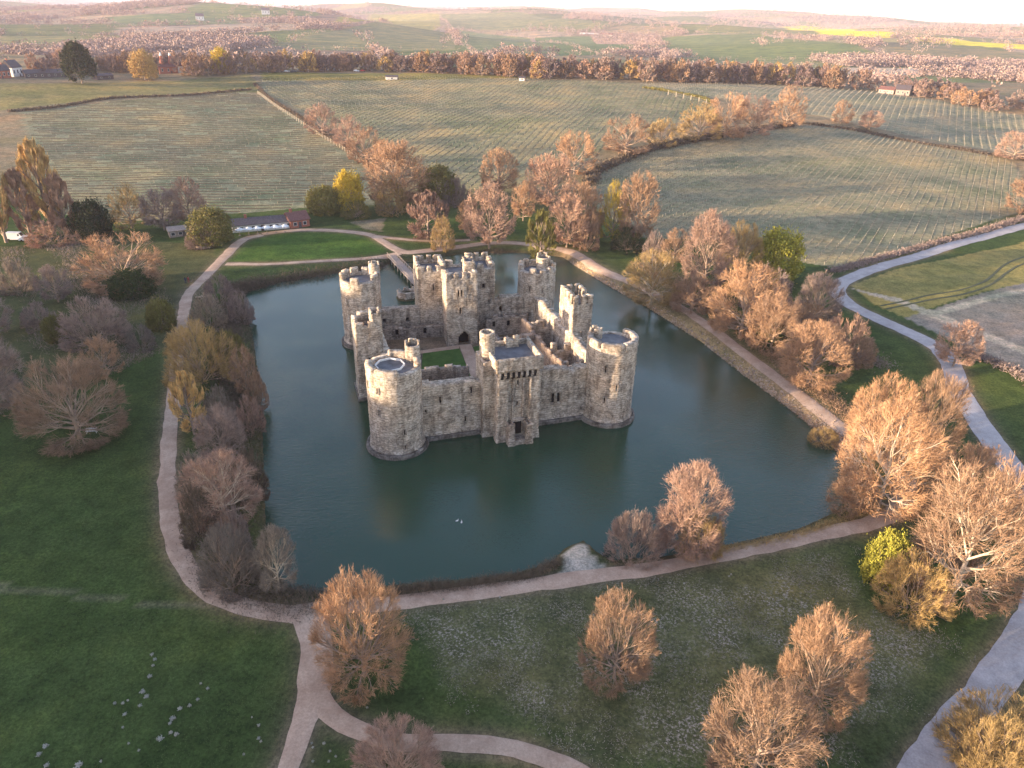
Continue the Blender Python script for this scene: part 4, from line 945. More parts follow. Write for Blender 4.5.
# curtain walls (outer face on the line of the corner towers)
def curtain(A, B, zt, label, wins, seed, gaps=(), t=1.9, mat='stone', cut=3.4, plinth=True):
    A = np.array(A, float); B = np.array(B, float); d = unit(B-A); A2 = A+d*cut; B2 = B-d*cut
    o, i = strip(A2, B2, t)
    w = cpart(masonry('curtain_wall', o, i, -.6, zt, M[mat], castle, ragged(zt, .55, seed, gaps), False, .36, .4, wins)); w['label'] = label
    if plinth:
        n = np.array([-d[1], d[0]]); o2 = [tuple(A2-n*.55), tuple(B2-n*.55)]; i2 = [tuple(A2-n*.05), tuple(B2-n*.05)]
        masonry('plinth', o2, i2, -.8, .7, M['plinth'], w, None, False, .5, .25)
    return w
curtain(FL, FR, 10.6, 'near curtain wall', [(4.4, 7.4, .5, 1.6), (8.4, 3.2, .4, 1.6), (9.6, 8.2, .5, 1.3), (1.6, 5.6, .36, .8), (24.4, 5.0, .7, 2.3), (25.5, 5.0, .7, 2.3), (29.6, 4.6, .4, .9), (30., 2.0, .3, .8)], 11)
curtain(FR, BR, 10.2, 'right curtain wall', [(6., 5, .6, 1.8)], 12, [(2., 9., 9.4)])
curtain(BR, BL, 9.4, 'far curtain wall', [(5, 6.5, .6, 1.6), (9, 6.5, .6, 1.6), (26, 5.2, .9, 1.2), (31, 5.2, .9, 1.2)], 13, [(0, 5.5, 10.2), (20., 40., 8.1)])
curtain(BL, FL, 9.8, 'left curtain wall', [], 14)
E_ = unit(np.array([36.7, 12.])); N_ = np.array([-E_[1], E_[0]])      # along and across the front
E2 = unit(np.array([37.9, 8.5])); N2 = np.array([-E2[1], E2[0]])       # along and across the back
def rect(A, w, d, e, n): A = np.array(A, float); return [tuple(A), tuple(A+e*w), tuple(A+e*w+n*d), tuple(A+n*d)]
def block(name, A, w, d, e, n, z0, zt, label, wins=(), crenf=None, roof=1.5, t=.9, mat='stone', seed=0, parent=None, batter=0.):
    q = rect(A, w, d, e, n)
    o = masonry(name, q, inset(q, t), z0, zt, M[mat], parent or castle, crenf or cren(zt, 1., 2.2, 1.35, .1, .15, seed), True, .36, batter, wins)
    cpart(o); o['label'] = label
    if roof: disc('roof', inset(q, t*.9), zt-roof, M['lead'], o)
    return o
# left and right interval towers
wt = block('interval_tower', (-28.5, 117.9), 4.6, 6.2, E_, N_, -.6, 15.9, 'square left interval tower with a ragged top', [(2.3, 8, .4, 1.3)], ragged(15.9, 1.2, 5), 2.6, seed=21, batter=.3)
masonry('turret', rect((-25.7, 119.2), 1.9, 3.4, E_, N_), inset(rect((-25.7, 119.2), 1.9, 3.4, E_, N_), .4), 6, 17.4, M['stone'], wt, ragged(17.4, .6, 6))
q = rect((-28.5, 117.9), 4.6, 6.2, E_, N_); masonry('plinth', inset(q, -.4), inset(q, -.05), -.8, .6, M['plinth'], wt)
et = block('interval_tower', (11.4, 129.9), 4.3, 7., unit(np.array([3.9, 1.5])), N_, -.6, 17.3, 'square right interval tower with a sunlit side', [(2.2, 9, .4, 1.4), (19.5, 8, .5, 1.4)], cren(17.3, 1.7, 1.9, 1.1, .1, .1, 6), 2.2)
# postern tower
pt = block('postern_tower', (-2.3, 104.9), 7., 7.4, E_, N_, -.6, 13.6, 'square near middle tower with a bracketed parapet', [(3.5, 11., .36, 1.2), (3.5, 6.9, .36, 1.2)], lambda s, z: z < 99, 0, t=1., batter=.2)
def oq(px, w, d, dx, dy): A = np.array((-2.3, 104.9))+E_*dx+N_*dy; return rect(A, w, d, E_, N_)
q = oq(0, 8.2, 8.4, -.6, -.75); masonry('parapet', q, inset(q, .5), 13.3, 15.7, M['stone'], pt, lambda s, z: (z < 15.2) | (s < 16.5) & (s % 50 < 16.5) & (np.random.RandomState(3).rand(*s.shape) > -1) & (z < 15.7), True, .36)
disc('roof', inset(q, .45), 14.5, M['lead'], pt, .5)
for i in range(7):
    gq = oq(0, .5, .06, .17+i*.95+.06, -.66); MB().prism(gq, 12.1, 13.25).build('corbel_gap_shade', M['dark'], pt)  # thin dark slabs painted as the shade between corbels
for i in range(8):
    A = np.array((-2.3, 104.9))+E_*(.1+i*.95)-N_*.72; m_ = MB()
    A0 = A+N_*.7
    vs = []
    for p, w in ((A, .38),):
        for zz, dd in ((13.35, -.04), (12.5, -.02), (11.9, .4), (11.3, .68)):
            for sx in (-.19, .19): pp = p+E_*sx+N_*dd; vs.append((pp[0], pp[1], zz))
    bk = []
    for zz in (13.35, 12.5, 11.9, 11.3):
        for sx in (-.19, .19): pp = A0+E_*sx+N_*.1; bk.append((pp[0], pp[1], zz))
    m_.add(vs+bk, [(0, 1, 3, 2), (2, 3, 5, 4), (4, 5, 7, 6), (0, 2, 10, 8), (2, 4, 12, 10), (4, 6, 14, 12), (1, 9, 11, 3), (3, 11, 13, 5), (5, 13, 15, 7), (0, 8, 9, 1), (6, 7, 15, 14)])
    m_.build('corbel', M['stone'], pt)
for dx, w in ((-.25, 1.9), (5.35, 1.9)):
    q = oq(0, w, 1.4, dx, -.62); masonry('buttress', q, inset(q, .3), -.6, 12.6, M['stone'], pt, None, True, .36, .25)
    disc('buttress_cap', q, 12.62, M['stone'], pt, .1)
for dx in (2.45, 4.25):
    q = oq(0, .35, .3, dx, -.3); masonry('rib', q, inset(q, .08), 3.5, 13.2, M['stone_dark'], pt, None, True, .36)
for dx in (1.35, 4.55):   # porch sides, sill and lintel
    q = oq(0, 1.1, 2.4, dx, -2.3); masonry('porch_wall', q, inset(q, .3), -.8, 4.3 if dx < 2 else 3.9, M['stone_dark'] if dx < 2 else M['stone'], pt, ragged(4.3, .5, int(dx*7)), True, .36, .15); disc('porch_cap', inset(q, .1), 3.3, M['stone'], pt, .2)
q = oq(0, 2.1, 1.6, 2.45, -2.2); masonry('porch_sill', q, inset(q, .4), -.8, .9, M['stone'], pt, None, True, .36); disc('sill_top', inset(q, .1), .92, M['stone_dark'], pt, .2)
q = oq(0, 1.5, .1, 2.75, -.13); MB().prism(q, 1., 3.7).build('doorway_shade', M['dark'], pt)  # near-black slab standing for the shade inside the door
q = oq(0, 2.4, .5, 2.3, -.55); MB().prism(q, 3.7, 4.2).build('door_lintel', M['stone_dark'], pt)
q = rect(np.array((-2.3, 104.9))-E_*2.+N_*1.9, 2.6, 5., E_, N_); masonry('stair_flank', q, inset(q, .5), -.6, 14.6, M['stone'], pt, ragged(14.6, .5, 8), True, .36, .3); disc('flank_roof', inset(q, .4), 13.9, M['lead'], pt)
tc_ = np.array((-2.3, 104.9))-E_*.55+N_*4.8
masonry('turret', circle(tc_, 1.3, 14), circle(tc_, .85, 14), 12.5, tz(491, 330, tc_[1]), M['stone'], pt, ragged(tz(491, 330, tc_[1]), .7, 9), True, .3)
q = oq(0, 2.4, 1.3, 3.2, 6.2); masonry('roof_ruin', q, inset(q, .4), 14., 16.6, M['stone'], pt, ragged(16.6, 1., 10), True, .36)
# gatehouse
gh = block('gatehouse', (-14.3, 140.3), 6.8, 9.5, E2, N2, 1., 17.7, 'tall central block of the far gatehouse', [(2.7, 13.2, .36, 1.4), (3.5, 13.2, .36, 1.4), (3.2, 9.3, .36, 1.4)], both(cren(17.7, 1., 1.9, 1.2, .2, .2, 31), lambda s, z: ~((abs(s-4.) < 1.35-np.clip(z-3.4, 0, 9)*.9) & (z < 4.6))), 1.5)
q = rect(np.array((-14.3, 140.3))+E2*2.4+N2*1.6, 3.2, .3, E2, N2); MB().prism(q, 1.2, 5.).build('passage_shade', M['dark'], gh)  # near-black slab in place of the shade within the gate arch
q = rect(np.array((-14.3, 140.3))+E2*4.5+N2*3.8, 2.3, 2.6, E2, N2); masonry('turret', q, inset(q, .4), 16, 19.2, M['stone'], gh, ragged(19.2, .6, 33)); disc('turret_roof', inset(q, .3), 18.6, M['lead'], gh)
block('gate_tower', (-20.9, 145.6), 6.2, 8.5, E2, N2, 0, 17.2, 'left gate tower with tall battlements', [(3.6, 12.4, .36, 1.5)], cren(17.2, 1.1, 2.1, 1.35, 0, .1, 35), 1.8)
block('gate_tower', (-9.6, 147.6), 5.4, 8.8, E2, N2, 0, 17.4, 'right gate tower partly behind the central block', [(2.8, 12.4, .7, 1.), (4.1, 9., .36, 1.)], cren(17.4, 1.2, 2.1, 1.35, .6, .2, 37), 1.8)
# ruined ranges round the courtyard
def ruin(A, B, z0, zt, label, seed, wins=(), amp=1.6, t=.8, mat='stone', gaps=()):
    o, i = strip(A, B, t); w = cpart(masonry('courtyard_wall', o, i, z0, zt, M[mat], castle, ragged(zt, amp, seed, gaps), False, .36, 0, wins)); w['label'] = label; return w
pf = lambda s, d: tuple(np.array(FL)+E_*s+N_*d)      # s along the front, d into the courtyard
pb = lambda s, d: tuple(np.array(BL)+E2*s-N2*d)      # s along the back, d into the courtyard
ZI = zat(450, 368, pf(11, 7.4)[1])
ruin(pf(2.5, 7.4), pf(14.5, 7.4), 1, ZI+.4, 'inner wall behind the near curtain wall', 41, [(3, 6.3, .7, 2.), (6, 6.3, .7, 2.), (8.6, 6.0, 1.1, 2.6), (5, 3, .7, 2.)], .5, mat='stone_dark')
ruin(pf(22.5, 7.), pf(30.5, 7.), 1, 5.2, 'low inner wall right of the postern tower', 42, [], 1.2)
ruin(pb(2, 3.6), pb(18.5, 3.6), 1, 4.6, 'low range wall below the far curtain wall', 43, [(5, 3, .8, 1.4), (11, 3, .8, 1.4)], .5, mat='stone_dark')
ruin(pb(26.5, 4.6), pb(36, 4.6), 1, 6.6, 'ruined range wall right of the gatehouse', 44, [(2, 4, .8, 1.3), (5, 4.4, .7, 1.6)], 1.8, mat='stone_dark')
ruin(pb(25.6, 9.5), pb(33.5, 9.8), 1, 3.6, 'broken low walls in front of the range', 45, [], 1.8, mat='stone_dark')
er = lambda s, d: tuple(np.array(FR)-(-N_)*s-E_*d)    # s along the right side, d into the courtyard
ruin(er(4.5, 6.2), er(30, 6.2), 1, 8.4, 'long inner wall along the right range', 46, [(4, 4.5, .8, 1.8), (8, 4.5, .8, 1.8), (12, 4.8, .8, 1.8), (17, 4.8, .8, 1.8)], 1., mat='stone_pink')
ruin(er(7.5, 6.), er(7.5, 1.5), 1, 7.8, 'cross wall of the right range nearest the near tower', 47, [], 1.2)
ruin(er(13.8, 6.), er(13.8, 1.5), 1, 9.2, 'stepped cross wall beside the right interval tower', 48, [], 2.2)
ruin(er(25.5, 6.), er(25.5, 1.5), 1, 9.5, 'cross wall behind the right interval tower', 49, [], 2.)
gx = ruin(er(20.5, 11.6), er(20.5, 6.4), 1, 8.2, 'pink rendered gable of the ruined chapel', 50, [], 0., t=1., mat='stone_pink', gaps=[(0, .8, 6.4), (.8, 1.6, 7.2), (4.2, 5.4, 7.)])
ruin(er(20.5, 11.8), er(31, 11.8), 1, 5.2, 'broken chapel side wall', 51, [(3, 3.4, .6, 1.6)], 2.2, mat='stone_dark')
ruin(pb(2.5, 16.), pb(4., 4.), 1, 7., 'inner wall of the left range', 52, [], 2., mat='stone_dark')
for s, d, w, hh, sd in ((8.5, 11., 1.6, 3.2, 1), (11.8, 12.5, 2.2, 2.6, 2), (24.5, 11.8, 2.6, 2.4, 3), (22.5, 16.2, 1.8, 3.6, 4), (29.5, 14, 3., 2.6, 5)):
    q = rect(pf(s, d+16 if s > 20 else d), w, w*.7, E_, N_)
# lawn and path of the courtyard lie on its floor
def sheet(name, pts, z, mat): return tag(MB().add([(p[0], p[1], z) for p in pts], [tuple(range(len(pts)))]).build(name, mat), kind='structure')
m, nt, b = nodes('mown_lawn'); tcn = N(nt, 'ShaderNodeTexCoord'); nt.links.new(ramp(nt, noise(nt, tcn.outputs['Object'], .6, 5, .7), [(.35, (.035, .085, .014)), (.65, (.065, .13, .028))]), b.inputs['Base Color']); b.inputs['Roughness'].default_value = .95; M['lawn'] = m
c_ = lambda u, v: at(u, v, 1.55)
sheet('courtyard_lawn', [c_(423, 352), c_(459, 348), c_(472, 378), c_(420, 384)], 1.56, M['lawn'])
sheet('courtyard_lawn', [c_(473, 347), c_(482, 345), c_(500, 372), c_(487, 378)], 1.56, M['lawn'])
sheet('courtyard_path', [c_(459, 345), c_(471, 344), c_(487, 380), c_(473, 382)], 1.575, M['gravel'])
sheet('courtyard_path', [c_(418, 351), c_(459, 345), c_(459, 348.5), c_(418, 354)], 1.57, M['gravel'])
# bridge and causeway ruin
bA = np.array(at(392, 256, 1.5)); bB = np.array(at(424, 290, 1.5)); bd = unit(bB-bA); bn = np.array([-bd[1], bd[0]]); bL = float(np.linalg.norm(bB-bA))
br_ = empty('timber_bridge', (bA[0], bA[1], 0), math.atan2(bd[1], bd[0])); tag(br_, 'straight timber footbridge from the far bank to the gatehouse', 'bridge')
MB().box(-1, bL, -1.25, 1.25, 1.32, 1.5).build('deck', M['wood'], br_)
for s in (-1, 1):
    rb = MB(); rb.bar((-1, s*1.2, 2.45), (bL, s*1.2, 2.45), .1); rb.bar((-1, s*1.2, 2.0), (bL, s*1.2, 2.0), .07)
    for i in range(int(bL/1.8)+1): rb.bar((i*1.8, s*1.2, 1.5), (i*1.8, s*1.2, 2.5), .1)
    rb.build('railing', M['wood'], br_)
for i in range(1, int(bL/3.2)):
    for s in (-1, 1): MB().bar((i*3.2, s*1.05, -2.5), (i*3.2, s*1.05, 1.3), .25).build('pile', M['wood'], br_)
ob = circle(ISLET, 2.6, 8)
rr = masonry('barbican_ruin', ob, inset(ob, .5), -.6, 2.4, M['stone'], None, ragged(2.4, .9, 61), True, .36); tag(rr, 'low ruined octagon wall with grass on the islet by the bridge', 'ruin')
# ------------------------------------------------------------------ buildings
def house(name, label, A, B, depth, h, rh, wm, rm, wins=3, chim=1, door=True, hip=False, cowl=0, cat='building'):
    A = np.array(A); B = np.array(B); d = unit(B-A); L = float(np.linalg.norm(B-A)); z = min(zl(*A), zl(*B))-.2
    r = empty(name, (A[0], A[1], z), math.atan2(d[1], d[0])); tag(r, label, cat)
    MB().add([(0, 0, -.5), (L, 0, -.5), (L, depth, -.5), (0, depth, -.5), (0, 0, h), (L, 0, h), (L, depth, h), (0, depth, h), (0, depth/2, h+rh*.94), (L, depth/2, h+rh*.94)],
             [(0, 1, 5, 4), (2, 3, 7, 6), (1, 2, 6, 9, 5), (3, 0, 4, 8, 7), (4, 5, 9, 8), (8, 9, 6, 7)]).build('wall', wm, r)
    o = .35; x0, x1 = -o, L+o; i = depth*.45 if hip else 0
    ro = MB().add([(x0, -o, h-.1), (x1, -o, h-.1), (x1, depth+o, h-.1), (x0, depth+o, h-.1), (x0+i, depth/2, h+rh), (x1-i, depth/2, h+rh),
                   (x0, -o, h+.1), (x1, -o, h+.1), (x1, depth+o, h+.1), (x0, depth+o, h+.1), (x0+i, depth/2, h+rh+.2), (x1-i, depth/2, h+rh+.2)],
                  [(6, 7, 11, 10), (8, 9, 10, 11), (7, 8, 11), (9, 6, 10), (0, 4, 5, 1), (2, 5, 4, 3), (0, 1, 7, 6), (2, 3, 9, 8), (1, 5, 2), (3, 4, 0), (1, 2, 8, 7), (3, 0, 6, 9)]).build('roof', rm, r)
    for c in range(chim): xx = L*(.2+.6*c/max(1, chim-1)) if chim > 1 else L*.25; MB().box(xx-.4, xx+.4, depth/2-.3, depth/2+.3, h+rh-.5, h+rh+1.2).build('chimney', M['brick'], ro)
    for k in range(wins):
        xx = L*(k+.5)/wins; ww = min(.6, L/wins*.3)
        f = MB(); f.box(xx-ww, xx+ww, -.05, .02, h*.36, h*.8).build('window', M['white'], r); w = MB().box(xx-ww*.85, xx+ww*.85, -.07, -.052, h*.39, h*.77).build('pane', M['glass'], COL.objects[-1] if 0 else r)
    if door: MB().box(L*.5-.45+L/max(wins, 1)*.5*(wins % 2), L*.5+.45+L/max(wins, 1)*.5*(wins % 2), -.06, .02, .1, 2.1).build('door', M['slate'], r)
    for c in range(cowl):
        xx = L*(.25+.5*c); MB().lathe(xx, depth/2, [(2.6, 0), (2.6, h+1), (.7, h+rh+4.5)], 14).build('oast_kiln', M['brick'], r); MB().lathe(xx, depth/2, [(.75, h+rh+4.4), (.9, h+rh+4.8), (.15, h+rh+6.8)], 10).build('cowl', M['white'], r)
    return r
g_ = gnd
house('tea_room', 'long low tea room with a dark roof below the left vineyard', g_(233, 233), g_(292, 228), 5.5, 2.4, 1.5, M['white'], M['slate'], 10, 1)
house('brick_house', 'small red brick building with a tiled roof at the right end of the tea room', g_(291, 229), g_(310, 226), 6.5, 2.7, 2., M['brick'], M['tile'], 2, 1)
house('hut', 'small pale timber hut among bare trees left of the tea room', g_(170, 238), g_(192, 235), 4.5, 2.2, .8, M['wood'], M['wood'], 3, 0)
# canvas awnings and tables in front of the tea room
aw0 = None
for k_ in range(6):
    x, y = g_(240+k_*9, 235.5-k_*.7); z = zl(x, y)
    if aw0 is None:
        aw = empty('parasol', (x, y, z)); MB().lathe(0, 0, [(.04, 0), (.04, 2.3)], 6).build('pole', M['wood'], aw); MB().lathe(0, 0, [(1.5, 1.9), (.9, 2.2), (.05, 2.55)], 8).build('canopy', M['canvas'], aw); MB().lathe(0, 0, [(.4, 0), (.4, .1)], 8).build('base', M['lead'], aw); aw0 = aw; ch0 = list(aw.children)
    else:
        aw = aw0.copy(); COL.objects.link(aw); aw.location = (x, y, z)
        for c in ch0: cc = c.copy(); COL.objects.link(cc); cc.parent = aw
    tag(aw, 'white parasol in the row in front of the tea room', 'parasol', 'white parasols in front of the tea room')
FH = [('house', 'red brick house at the left edge below the hill woods', (-6, 79), (12, 78), 8, 5, 3.5, 'brick', 'slate', 4, 2, 0), ('house', 'tall gabled slate house second from the left edge', (14, 77), (24, 76), 8, 6, 4.5, 'white', 'slate', 3, 1, 0),
      ('long_barn', 'long low grey barn left of the tall dark evergreen', (26, 78), (66, 77), 9, 3, 2.2, 'slate', 'slate', 6, 0, 0), ('oast_house', 'brick oast house with two white cowls at upper left', (160, 74), (178, 73), 9, 5, 3, 'brick', 'tile', 3, 0, 2),
      ('house', 'white gabled house right of the white cowled oast house', (179, 73), (193, 72), 7, 5, 3, 'white', 'tile', 3, 1, 0), ('shed', 'dark shed right of the tall evergreen', (98, 80), (114, 79), 6, 2.6, 1.4, 'slate', 'slate', 2, 0, 0),
      ('shed', 'small shed with a white end on the verge behind the middle vineyard', (386, 80), (398, 79.5), 4, 2.4, .9, 'white', 'slate', 1, 0, 0), ('shed', 'tiny white shed by the middle vineyard top', (519, 81), (525, 81), 3, 2.2, .8, 'white', 'slate', 1, 0, 0),
      ('farm_barn', 'pale farm barn beyond the upper right vineyard', (878, 93), (893, 94.5), 8, 3, 2, 'wood', 'tile', 4, 0, 0), ('farm_barn', 'dark roofed farm barn beside the pale barn', (895, 95), (909, 96), 10, 4, 3, 'wood', 'slate', 3, 0, 0),
      ('house', 'white farmhouse on the far hill above the tree belt', (600, 36), (612, 36), 10, 5, 4, 'wood', 'tile', 4, 2, 0), ('house', 'small white house far off at upper left', (196, 20.5), (204, 20.5), 18, 9, 6, 'white', 'slate', 3, 1, 0),
      ('house', 'white house far off above the left hill woods', (262, 14.5), (270, 14.5), 22, 10, 6, 'white', 'slate', 3, 1, 0), ('long_barn', 'long white roofed barn on the far hill in the middle', (580, 35), (598, 35), 10, 4, 3, 'wood', 'canvas', 5, 0, 0)]
for nm, lb, a, b2, dp, hh, rh, wm, rm, w, ch, cw in FH: house(nm, lb, g_(*a), g_(*b2), dp, hh, rh, M[wm], M[rm], w, ch, True, False, cw)
# vehicles
def car_proto(kind):
    r = empty('car' if kind == 'car' else 'van', (0, 0, 0))
    L, W, Hh = (4.3, 1.75, 1.45) if kind == 'car' else (5.4, 2., 2.4)
    if kind == 'car': side = [(0, .35), (L, .35), (L, .8), (L-.25, .9), (L-1., .95), (L-1.7, 1.42), (L-3.3, 1.45), (.25, .98), (0, .9)]
    else: side = [(0, .35), (L, .35), (L, 1.1), (L-.9, 1.35), (L-1.4, 2.3), (.2, 2.4), (0, 2.2)]
    n = len(side); mb = MB(); mb.add([(x, -W/2+(.12 if z > 1 else 0), z) for x, z in side]+[(x, W/2-(.12 if z > 1 else 0), z) for x, z in side], [tuple(range(n)), tuple(range(2*n-1, n-1, -1))]+[(i, i+n, (i+1) % n+n, (i+1) % n) for i in range(n)])
    body = mb.build('body', M['vehicle_white'], r)
    gl = MB()
    if kind == 'car':
        for s in (-1, 1): gl.box(1.1, L-1.75, s*(W/2-.1)-.01, s*(W/2-.1)+.01, 1.02, 1.36)
        gl.add([(L-1.04, -.68, .97), (L-1.04, .68, .97), (L-1.66, .62, 1.42), (L-1.66, -.62, 1.42)], [(0, 1, 2, 3)])
    else:
        for s in (-1, 1): gl.box(L-1.9, L-1.45, s*(W/2-.1)-.01, s*(W/2-.1)+.01, 1.4, 2.)
        gl.add([(L-.93, -.8, 1.42), (L-.93, .8, 1.42), (L-1.36, .75, 2.24), (L-1.36, -.75, 2.24)], [(0, 1, 2, 3)])
    gl.build('window', M['glass'], r)
    for x in (.8, L-.85):
        for s in (-1, 1):
            w = MB(); w.lathe(0, 0, [(.32, -.1), (.32, .1)], 14); o = w.build('wheel', M['tyre'], r, (x, s*(W/2-.08), .32)); o.rotation_euler = (PI/2, 0, 0)
    return r
cars = {'car': None, 'van': None}
def put_car(kind, u, v, rz, mat, label, group=None):
    x, y = gnd(u, v)
    if cars[kind] is None: cars[kind] = car_proto(kind); r = cars[kind]; ch = list(r.children)
    else:
        r = cars[kind].copy(); COL.objects.link(r); ch = []
        for c in list(cars[kind].children): cc = c.copy(); COL.objects.link(cc); cc.parent = r; ch.append(cc)
    for c in ch:
        if c.name.startswith('body'): c.material_slots[0].link = 'OBJECT'; c.material_slots[0].material = M[mat]
    r.location = (x, y, zl(x, y)+.02); r.rotation_euler = (0, 0, rz); tag(r, label, kind, group); return r
put_car('van', 8, 240, .1, 'vehicle_white', 'white van parked at the foot of the poplars at the left edge')
put_car('car', 20, 241, .2, 'vehicle_white', 'white car parked right of the white van at the left edge')
for u, v, kd, mt, lb in [(284, 72, 'car', 'vehicle_white', 'white car first from the left on the far road'), (291, 72, 'car', 'vehicle_dark', 'dark car next to the first white car on the far road'), (333, 71, 'van', 'vehicle_white', 'white van alone on the far road'),
                         (354, 71.5, 'car', 'vehicle_white', 'white car right of the lone van on the far road'), (360, 71.5, 'car', 'vehicle_red', 'red car next to the last white car on the far road')]:
    put_car(kd, u, v, rnd.uniform(-.2, .2), mt, lb, 'vehicles on the far road')
# people, bench, ducks
def person(u, v, ht, mat, label, az):
    x, y = gnd(u, v); z = zl(x, y)+.07; s = ht/1.75
    P_ = [(0, 0, .95), (.09, 0, .93), (.11, .1, .5), (.11, -.02, .06), (-.09, 0, .93), (-.11, -.16, .5), (-.11, -.3, .1), (0, 0, 1.2), (0, .01, 1.42), (.18, 0, 1.38), (.24, -.04, 1.1), (.22, .1, .88), (-.18, 0, 1.38), (-.24, .04, 1.1), (-.22, .16, .9), (0, .02, 1.52), (0, .03, 1.64)]
    Ed = [(0, 1), (1, 2), (2, 3), (0, 4), (4, 5), (5, 6), (0, 7), (7, 8), (8, 9), (9, 10), (10, 11), (8, 12), (12, 13), (13, 14), (8, 15), (15, 16)]
    rd = [.15, .11, .07, .05, .11, .07, .05, .16, .14, .07, .05, .04, .07, .05, .04, .055, .1]
    me = bpy.data.meshes.new('person'); me.from_pydata([tuple(c*s for c in p) for p in P_], Ed, []); me.materials.append(M[mat]); me.update()
    o = link('person', me, None, (x, y, z), az); sk = o.modifiers.new('skin', 'SKIN'); o.modifiers.new('sub', 'SUBSURF').levels = 1
    for i, v_ in enumerate(me.skin_vertices[0].data): v_.radius = (rd[i]*s, rd[i]*s*.85); v_.use_root = i == 0
    MB().lathe(0, .03*s, [(.07*s, 1.62*s), (.115*s, 1.68*s), (.09*s, 1.76*s), (.02*s, 1.79*s)], 8).build('hair', M['dark'], o)
    tag(o, label, 'person'); return o
person(186, 284, 1.75, 'cloth_a', 'person in dark clothing walking on the west path', .3)
person(189, 283, 1.7, 'cloth_b', 'person in red walking beside the one in dark clothing on the west path', .3)
def bench(u, v, mat, label, rz, cat='bench', name='park_bench'):
    x, y = gnd(u, v); r = empty(name, (x, y, zl(x, y)), rz); tag(r, label, cat)
    MB().box(-.9, .9, -.22, .22, .42, .47).build('seat', M[mat], r); MB().box(-.9, .9, .2, .25, .55, .9).build('backrest', M[mat], r)
    for s in (-.75, .75):
        for t in (-.18, .2): MB().box(s-.04, s+.04, t-.03, t+.03, -.05, .42 if t < 0 else .9).build('leg', M[mat], r)
bench(92, 433, 'white', 'pale bench under the big lone tree on the left meadow', .2)
bench(166, 324, 'white', 'pale bench by the green bush at the path bend', 1.2)
def logpile(u, v, label, n=7, R0=.13, L0=2.4):
    x, y = gnd(u, v); mb = MB(); z = zl(x, y)
    for i in range(n):
        a = rnd.uniform(0, PI); c = np.array([rnd.uniform(-1.2, 1.2), rnd.uniform(-.5, .5), .15+.1*(i % 3)]); d = np.array([math.cos(a), math.sin(a)*.5, rnd.uniform(-.05, .08)])*L0/2; mb.bar(c-d, c+d, R0*2)
    tag(mb.build('fallen_branches', M['bark_pale'], None, (x, y, z)), label, 'branches')
logpile(202, 298, 'pale fallen branches on the grass between west path and moat corner'); logpile(203, 248, 'pale cut branches on the grass left of the cafe path junction')
dk = MB(); dk.lathe(0, 0, [(.02, 0), (.16, .05), (.2, .14), (.14, .25), (.03, .3)], 12); duck_me = None
for i, (u, v) in enumerate(((457, 521), (461.5, 522.5))):
    x, y = at(u, v, 0)
    if duck_me is None:
        V_ = [(p[0]*1.9, p[1], p[2]) for p in dk.v]; d2 = MB(); d2.v = V_; d2.f = dk.f; d2.lathe(.3, 0, [(.06, .15), (.055, .38), (.09, .46), (.08, .55), (.02, .6)], 10); d2.add([(.37, -.03, .5), (.5, 0, .47), (.37, .03, .5), (.37, 0, .53)], [(0, 1, 3), (1, 2, 3), (0, 2, 1)])
        o = d2.build('duck', M['white'], None, (x, y, -.04)); duck_me = o.data
    else: o = link('duck', duck_me, None, (x, y, -.04))
    o.rotation_euler = (0, 0, .5+i); o.scale = (.6, .6, .6); tag(o, 'white duck swimming on the moat in front of the castle', 'duck', 'white ducks on the moat')
# pale flower clumps on the lower left meadow
CL = [(152, 655, 5), (155, 660, 5), (153, 666, 4), (150, 677, 6), (143, 692, 7), (147, 697, 6), (140, 706, 5), (115, 704, 4), (123, 704, 4), (128, 701, 3), (125, 715, 5), (123, 728, 3), (129, 744, 3), (139, 751, 3), (160, 739, 8), (171, 733, 5), (176, 735, 6), (173, 719, 7),
      (170, 724, 4), (180, 709, 6), (190, 706, 5), (198, 700, 4), (208, 689, 4), (201, 684, 3), (259, 726, 4), (259, 739, 4), (261, 742, 3), (244, 755, 3), (45, 747, 7), (39, 755, 6), (47, 766, 6), (79, 765, 9), (252, 718, 2), (312, 744, 3), (313, 748, 3), (324, 744, 4), (330, 752, 3), (329, 762, 3), (313, 762, 3), (336, 757, 3), (443, 600, 3), (360, 700, 3), (367, 708, 3), (500, 598, 3), (480, 603, 3), (729, 577, 3), (684, 584, 3), (731, 575, 3), (101, 762, 3)]
def clump_me(seed):
    g = np.random.RandomState(seed); n = 90; p = np.clip(g.randn(n, 3), -1.8, 1.8)*[.22, .22, 0]; p[:, 2] = .12+.12*g.rand(n); V, Q = leaves(p, .1, g)
    b = p*[1, 1, 0]; V2, Q2, T2 = twigs(b, p, .02, g); me = npmesh('flower_clump', np.vstack([V, V2]), [Q, Q2+len(V), T2+len(V)], [M['chalk']]); return me
cms = [clump_me(i) for i in range(4)]
for i, (u, v, s) in enumerate(CL):
    x, y = gnd(u, v); sc = s/11.
    o = link('flower_clump', cms[i % 4], None, (x, y, zl(x, y)), rnd.uniform(0, 6), (sc, sc, .8)); tag(o, 'small clump of pale flowers growing in the short grass', 'flower clump', 'pale flower clumps on the near grass')
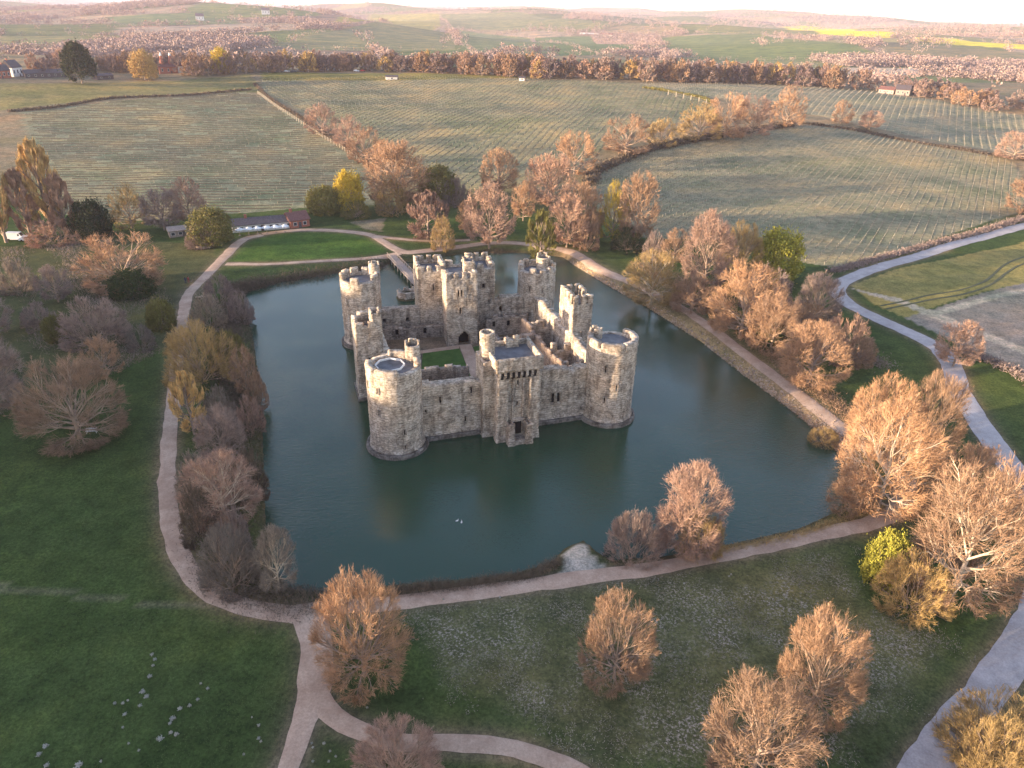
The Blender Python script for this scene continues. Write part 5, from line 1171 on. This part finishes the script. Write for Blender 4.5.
# ------------------------------------------------------------------ light, air, camera
SUN_EL, SUN_AZ = math.radians(6.5), math.atan2(-.32, -.947)     # direction from the scene towards the sun
sd = np.array([math.cos(SUN_EL)*math.cos(SUN_AZ), math.cos(SUN_EL)*math.sin(SUN_AZ), math.sin(SUN_EL)])
w = bpy.data.worlds.new('World'); S.world = w; w.use_nodes = True; nt = w.node_tree; bg = nt.nodes['Background']
sky = nt.nodes.new('ShaderNodeTexSky'); sky.sky_type = 'NISHITA'; sky.sun_disc = False; sky.sun_elevation = SUN_EL; sky.sun_rotation = PI/2-SUN_AZ; sky.altitude = 60; sky.air_density = 1.; sky.dust_density = .6; sky.ozone_density = 1.2
tn = mix(nt, sky.outputs[0], (1.15, .965, 1.02), 1., 'MULTIPLY'); nt.links.new(tn, bg.inputs[0]); bg.inputs[1].default_value = .15
ld = bpy.data.lights.new('sun', 'SUN'); ld.energy = 3.7; ld.angle = math.radians(.6); ld.color = (1., .76, .52)
lo = bpy.data.objects.new('sun', ld); COL.objects.link(lo); from mathutils import Vector
lo.rotation_euler = Vector((-sd[0], -sd[1], -sd[2])).to_track_quat('-Z', 'Y').to_euler(); lo.location = (-200, 50, 120)
HAZE = 1
if HAZE:
    hz = MB().box(-9600, 9600, -600, 15600, -60, 190).build('haze', M['dark']); m = bpy.data.materials.new('haze_air'); m.use_nodes = True; n_ = m.node_tree; n_.nodes.remove(n_.nodes['Principled BSDF'])
    pv = n_.nodes.new('ShaderNodeVolumePrincipled'); pv.inputs['Color'].default_value = (.86, .81, 1., 1); pv.inputs['Density'].default_value = .000075; pv.inputs['Anisotropy'].default_value = 0.
    n_.links.new(pv.outputs[0], n_.nodes['Material Output'].inputs['Volume']); hz.data.materials.clear(); hz.data.materials.append(m); tag(hz, kind='stuff')
cd = bpy.data.cameras.new('camera'); cam = bpy.data.objects.new('camera', cd); COL.objects.link(cam); S.camera = cam
cd.sensor_fit = 'HORIZONTAL'; cd.sensor_width = 36; cd.lens = F/1024*36; cd.clip_start = .5; cd.clip_end = 40000
from mathutils import Matrix
fw = Vector((0, math.cos(P), -math.sin(P))); up = Vector((0, math.sin(P), math.cos(P))); rt = Vector((1, 0, 0))
# camera rolled by R: image right = rt*cosR + up*sinR
ir = rt*CR+up*SR; iu = -rt*SR+up*CR
cam.matrix_world = Matrix(((ir[0], iu[0], -fw[0], 0), (ir[1], iu[1], -fw[1], 0), (ir[2], iu[2], -fw[2], CH), (0, 0, 0, 1)))
S.view_settings.view_transform = 'Standard'; S.view_settings.look = 'None'; S.view_settings.gamma = 1; S.view_settings.exposure = 2.22
S.render.engine = 'CYCLES'; S.cycles.volume_bounces = 1; S.cycles.max_bounces = 6
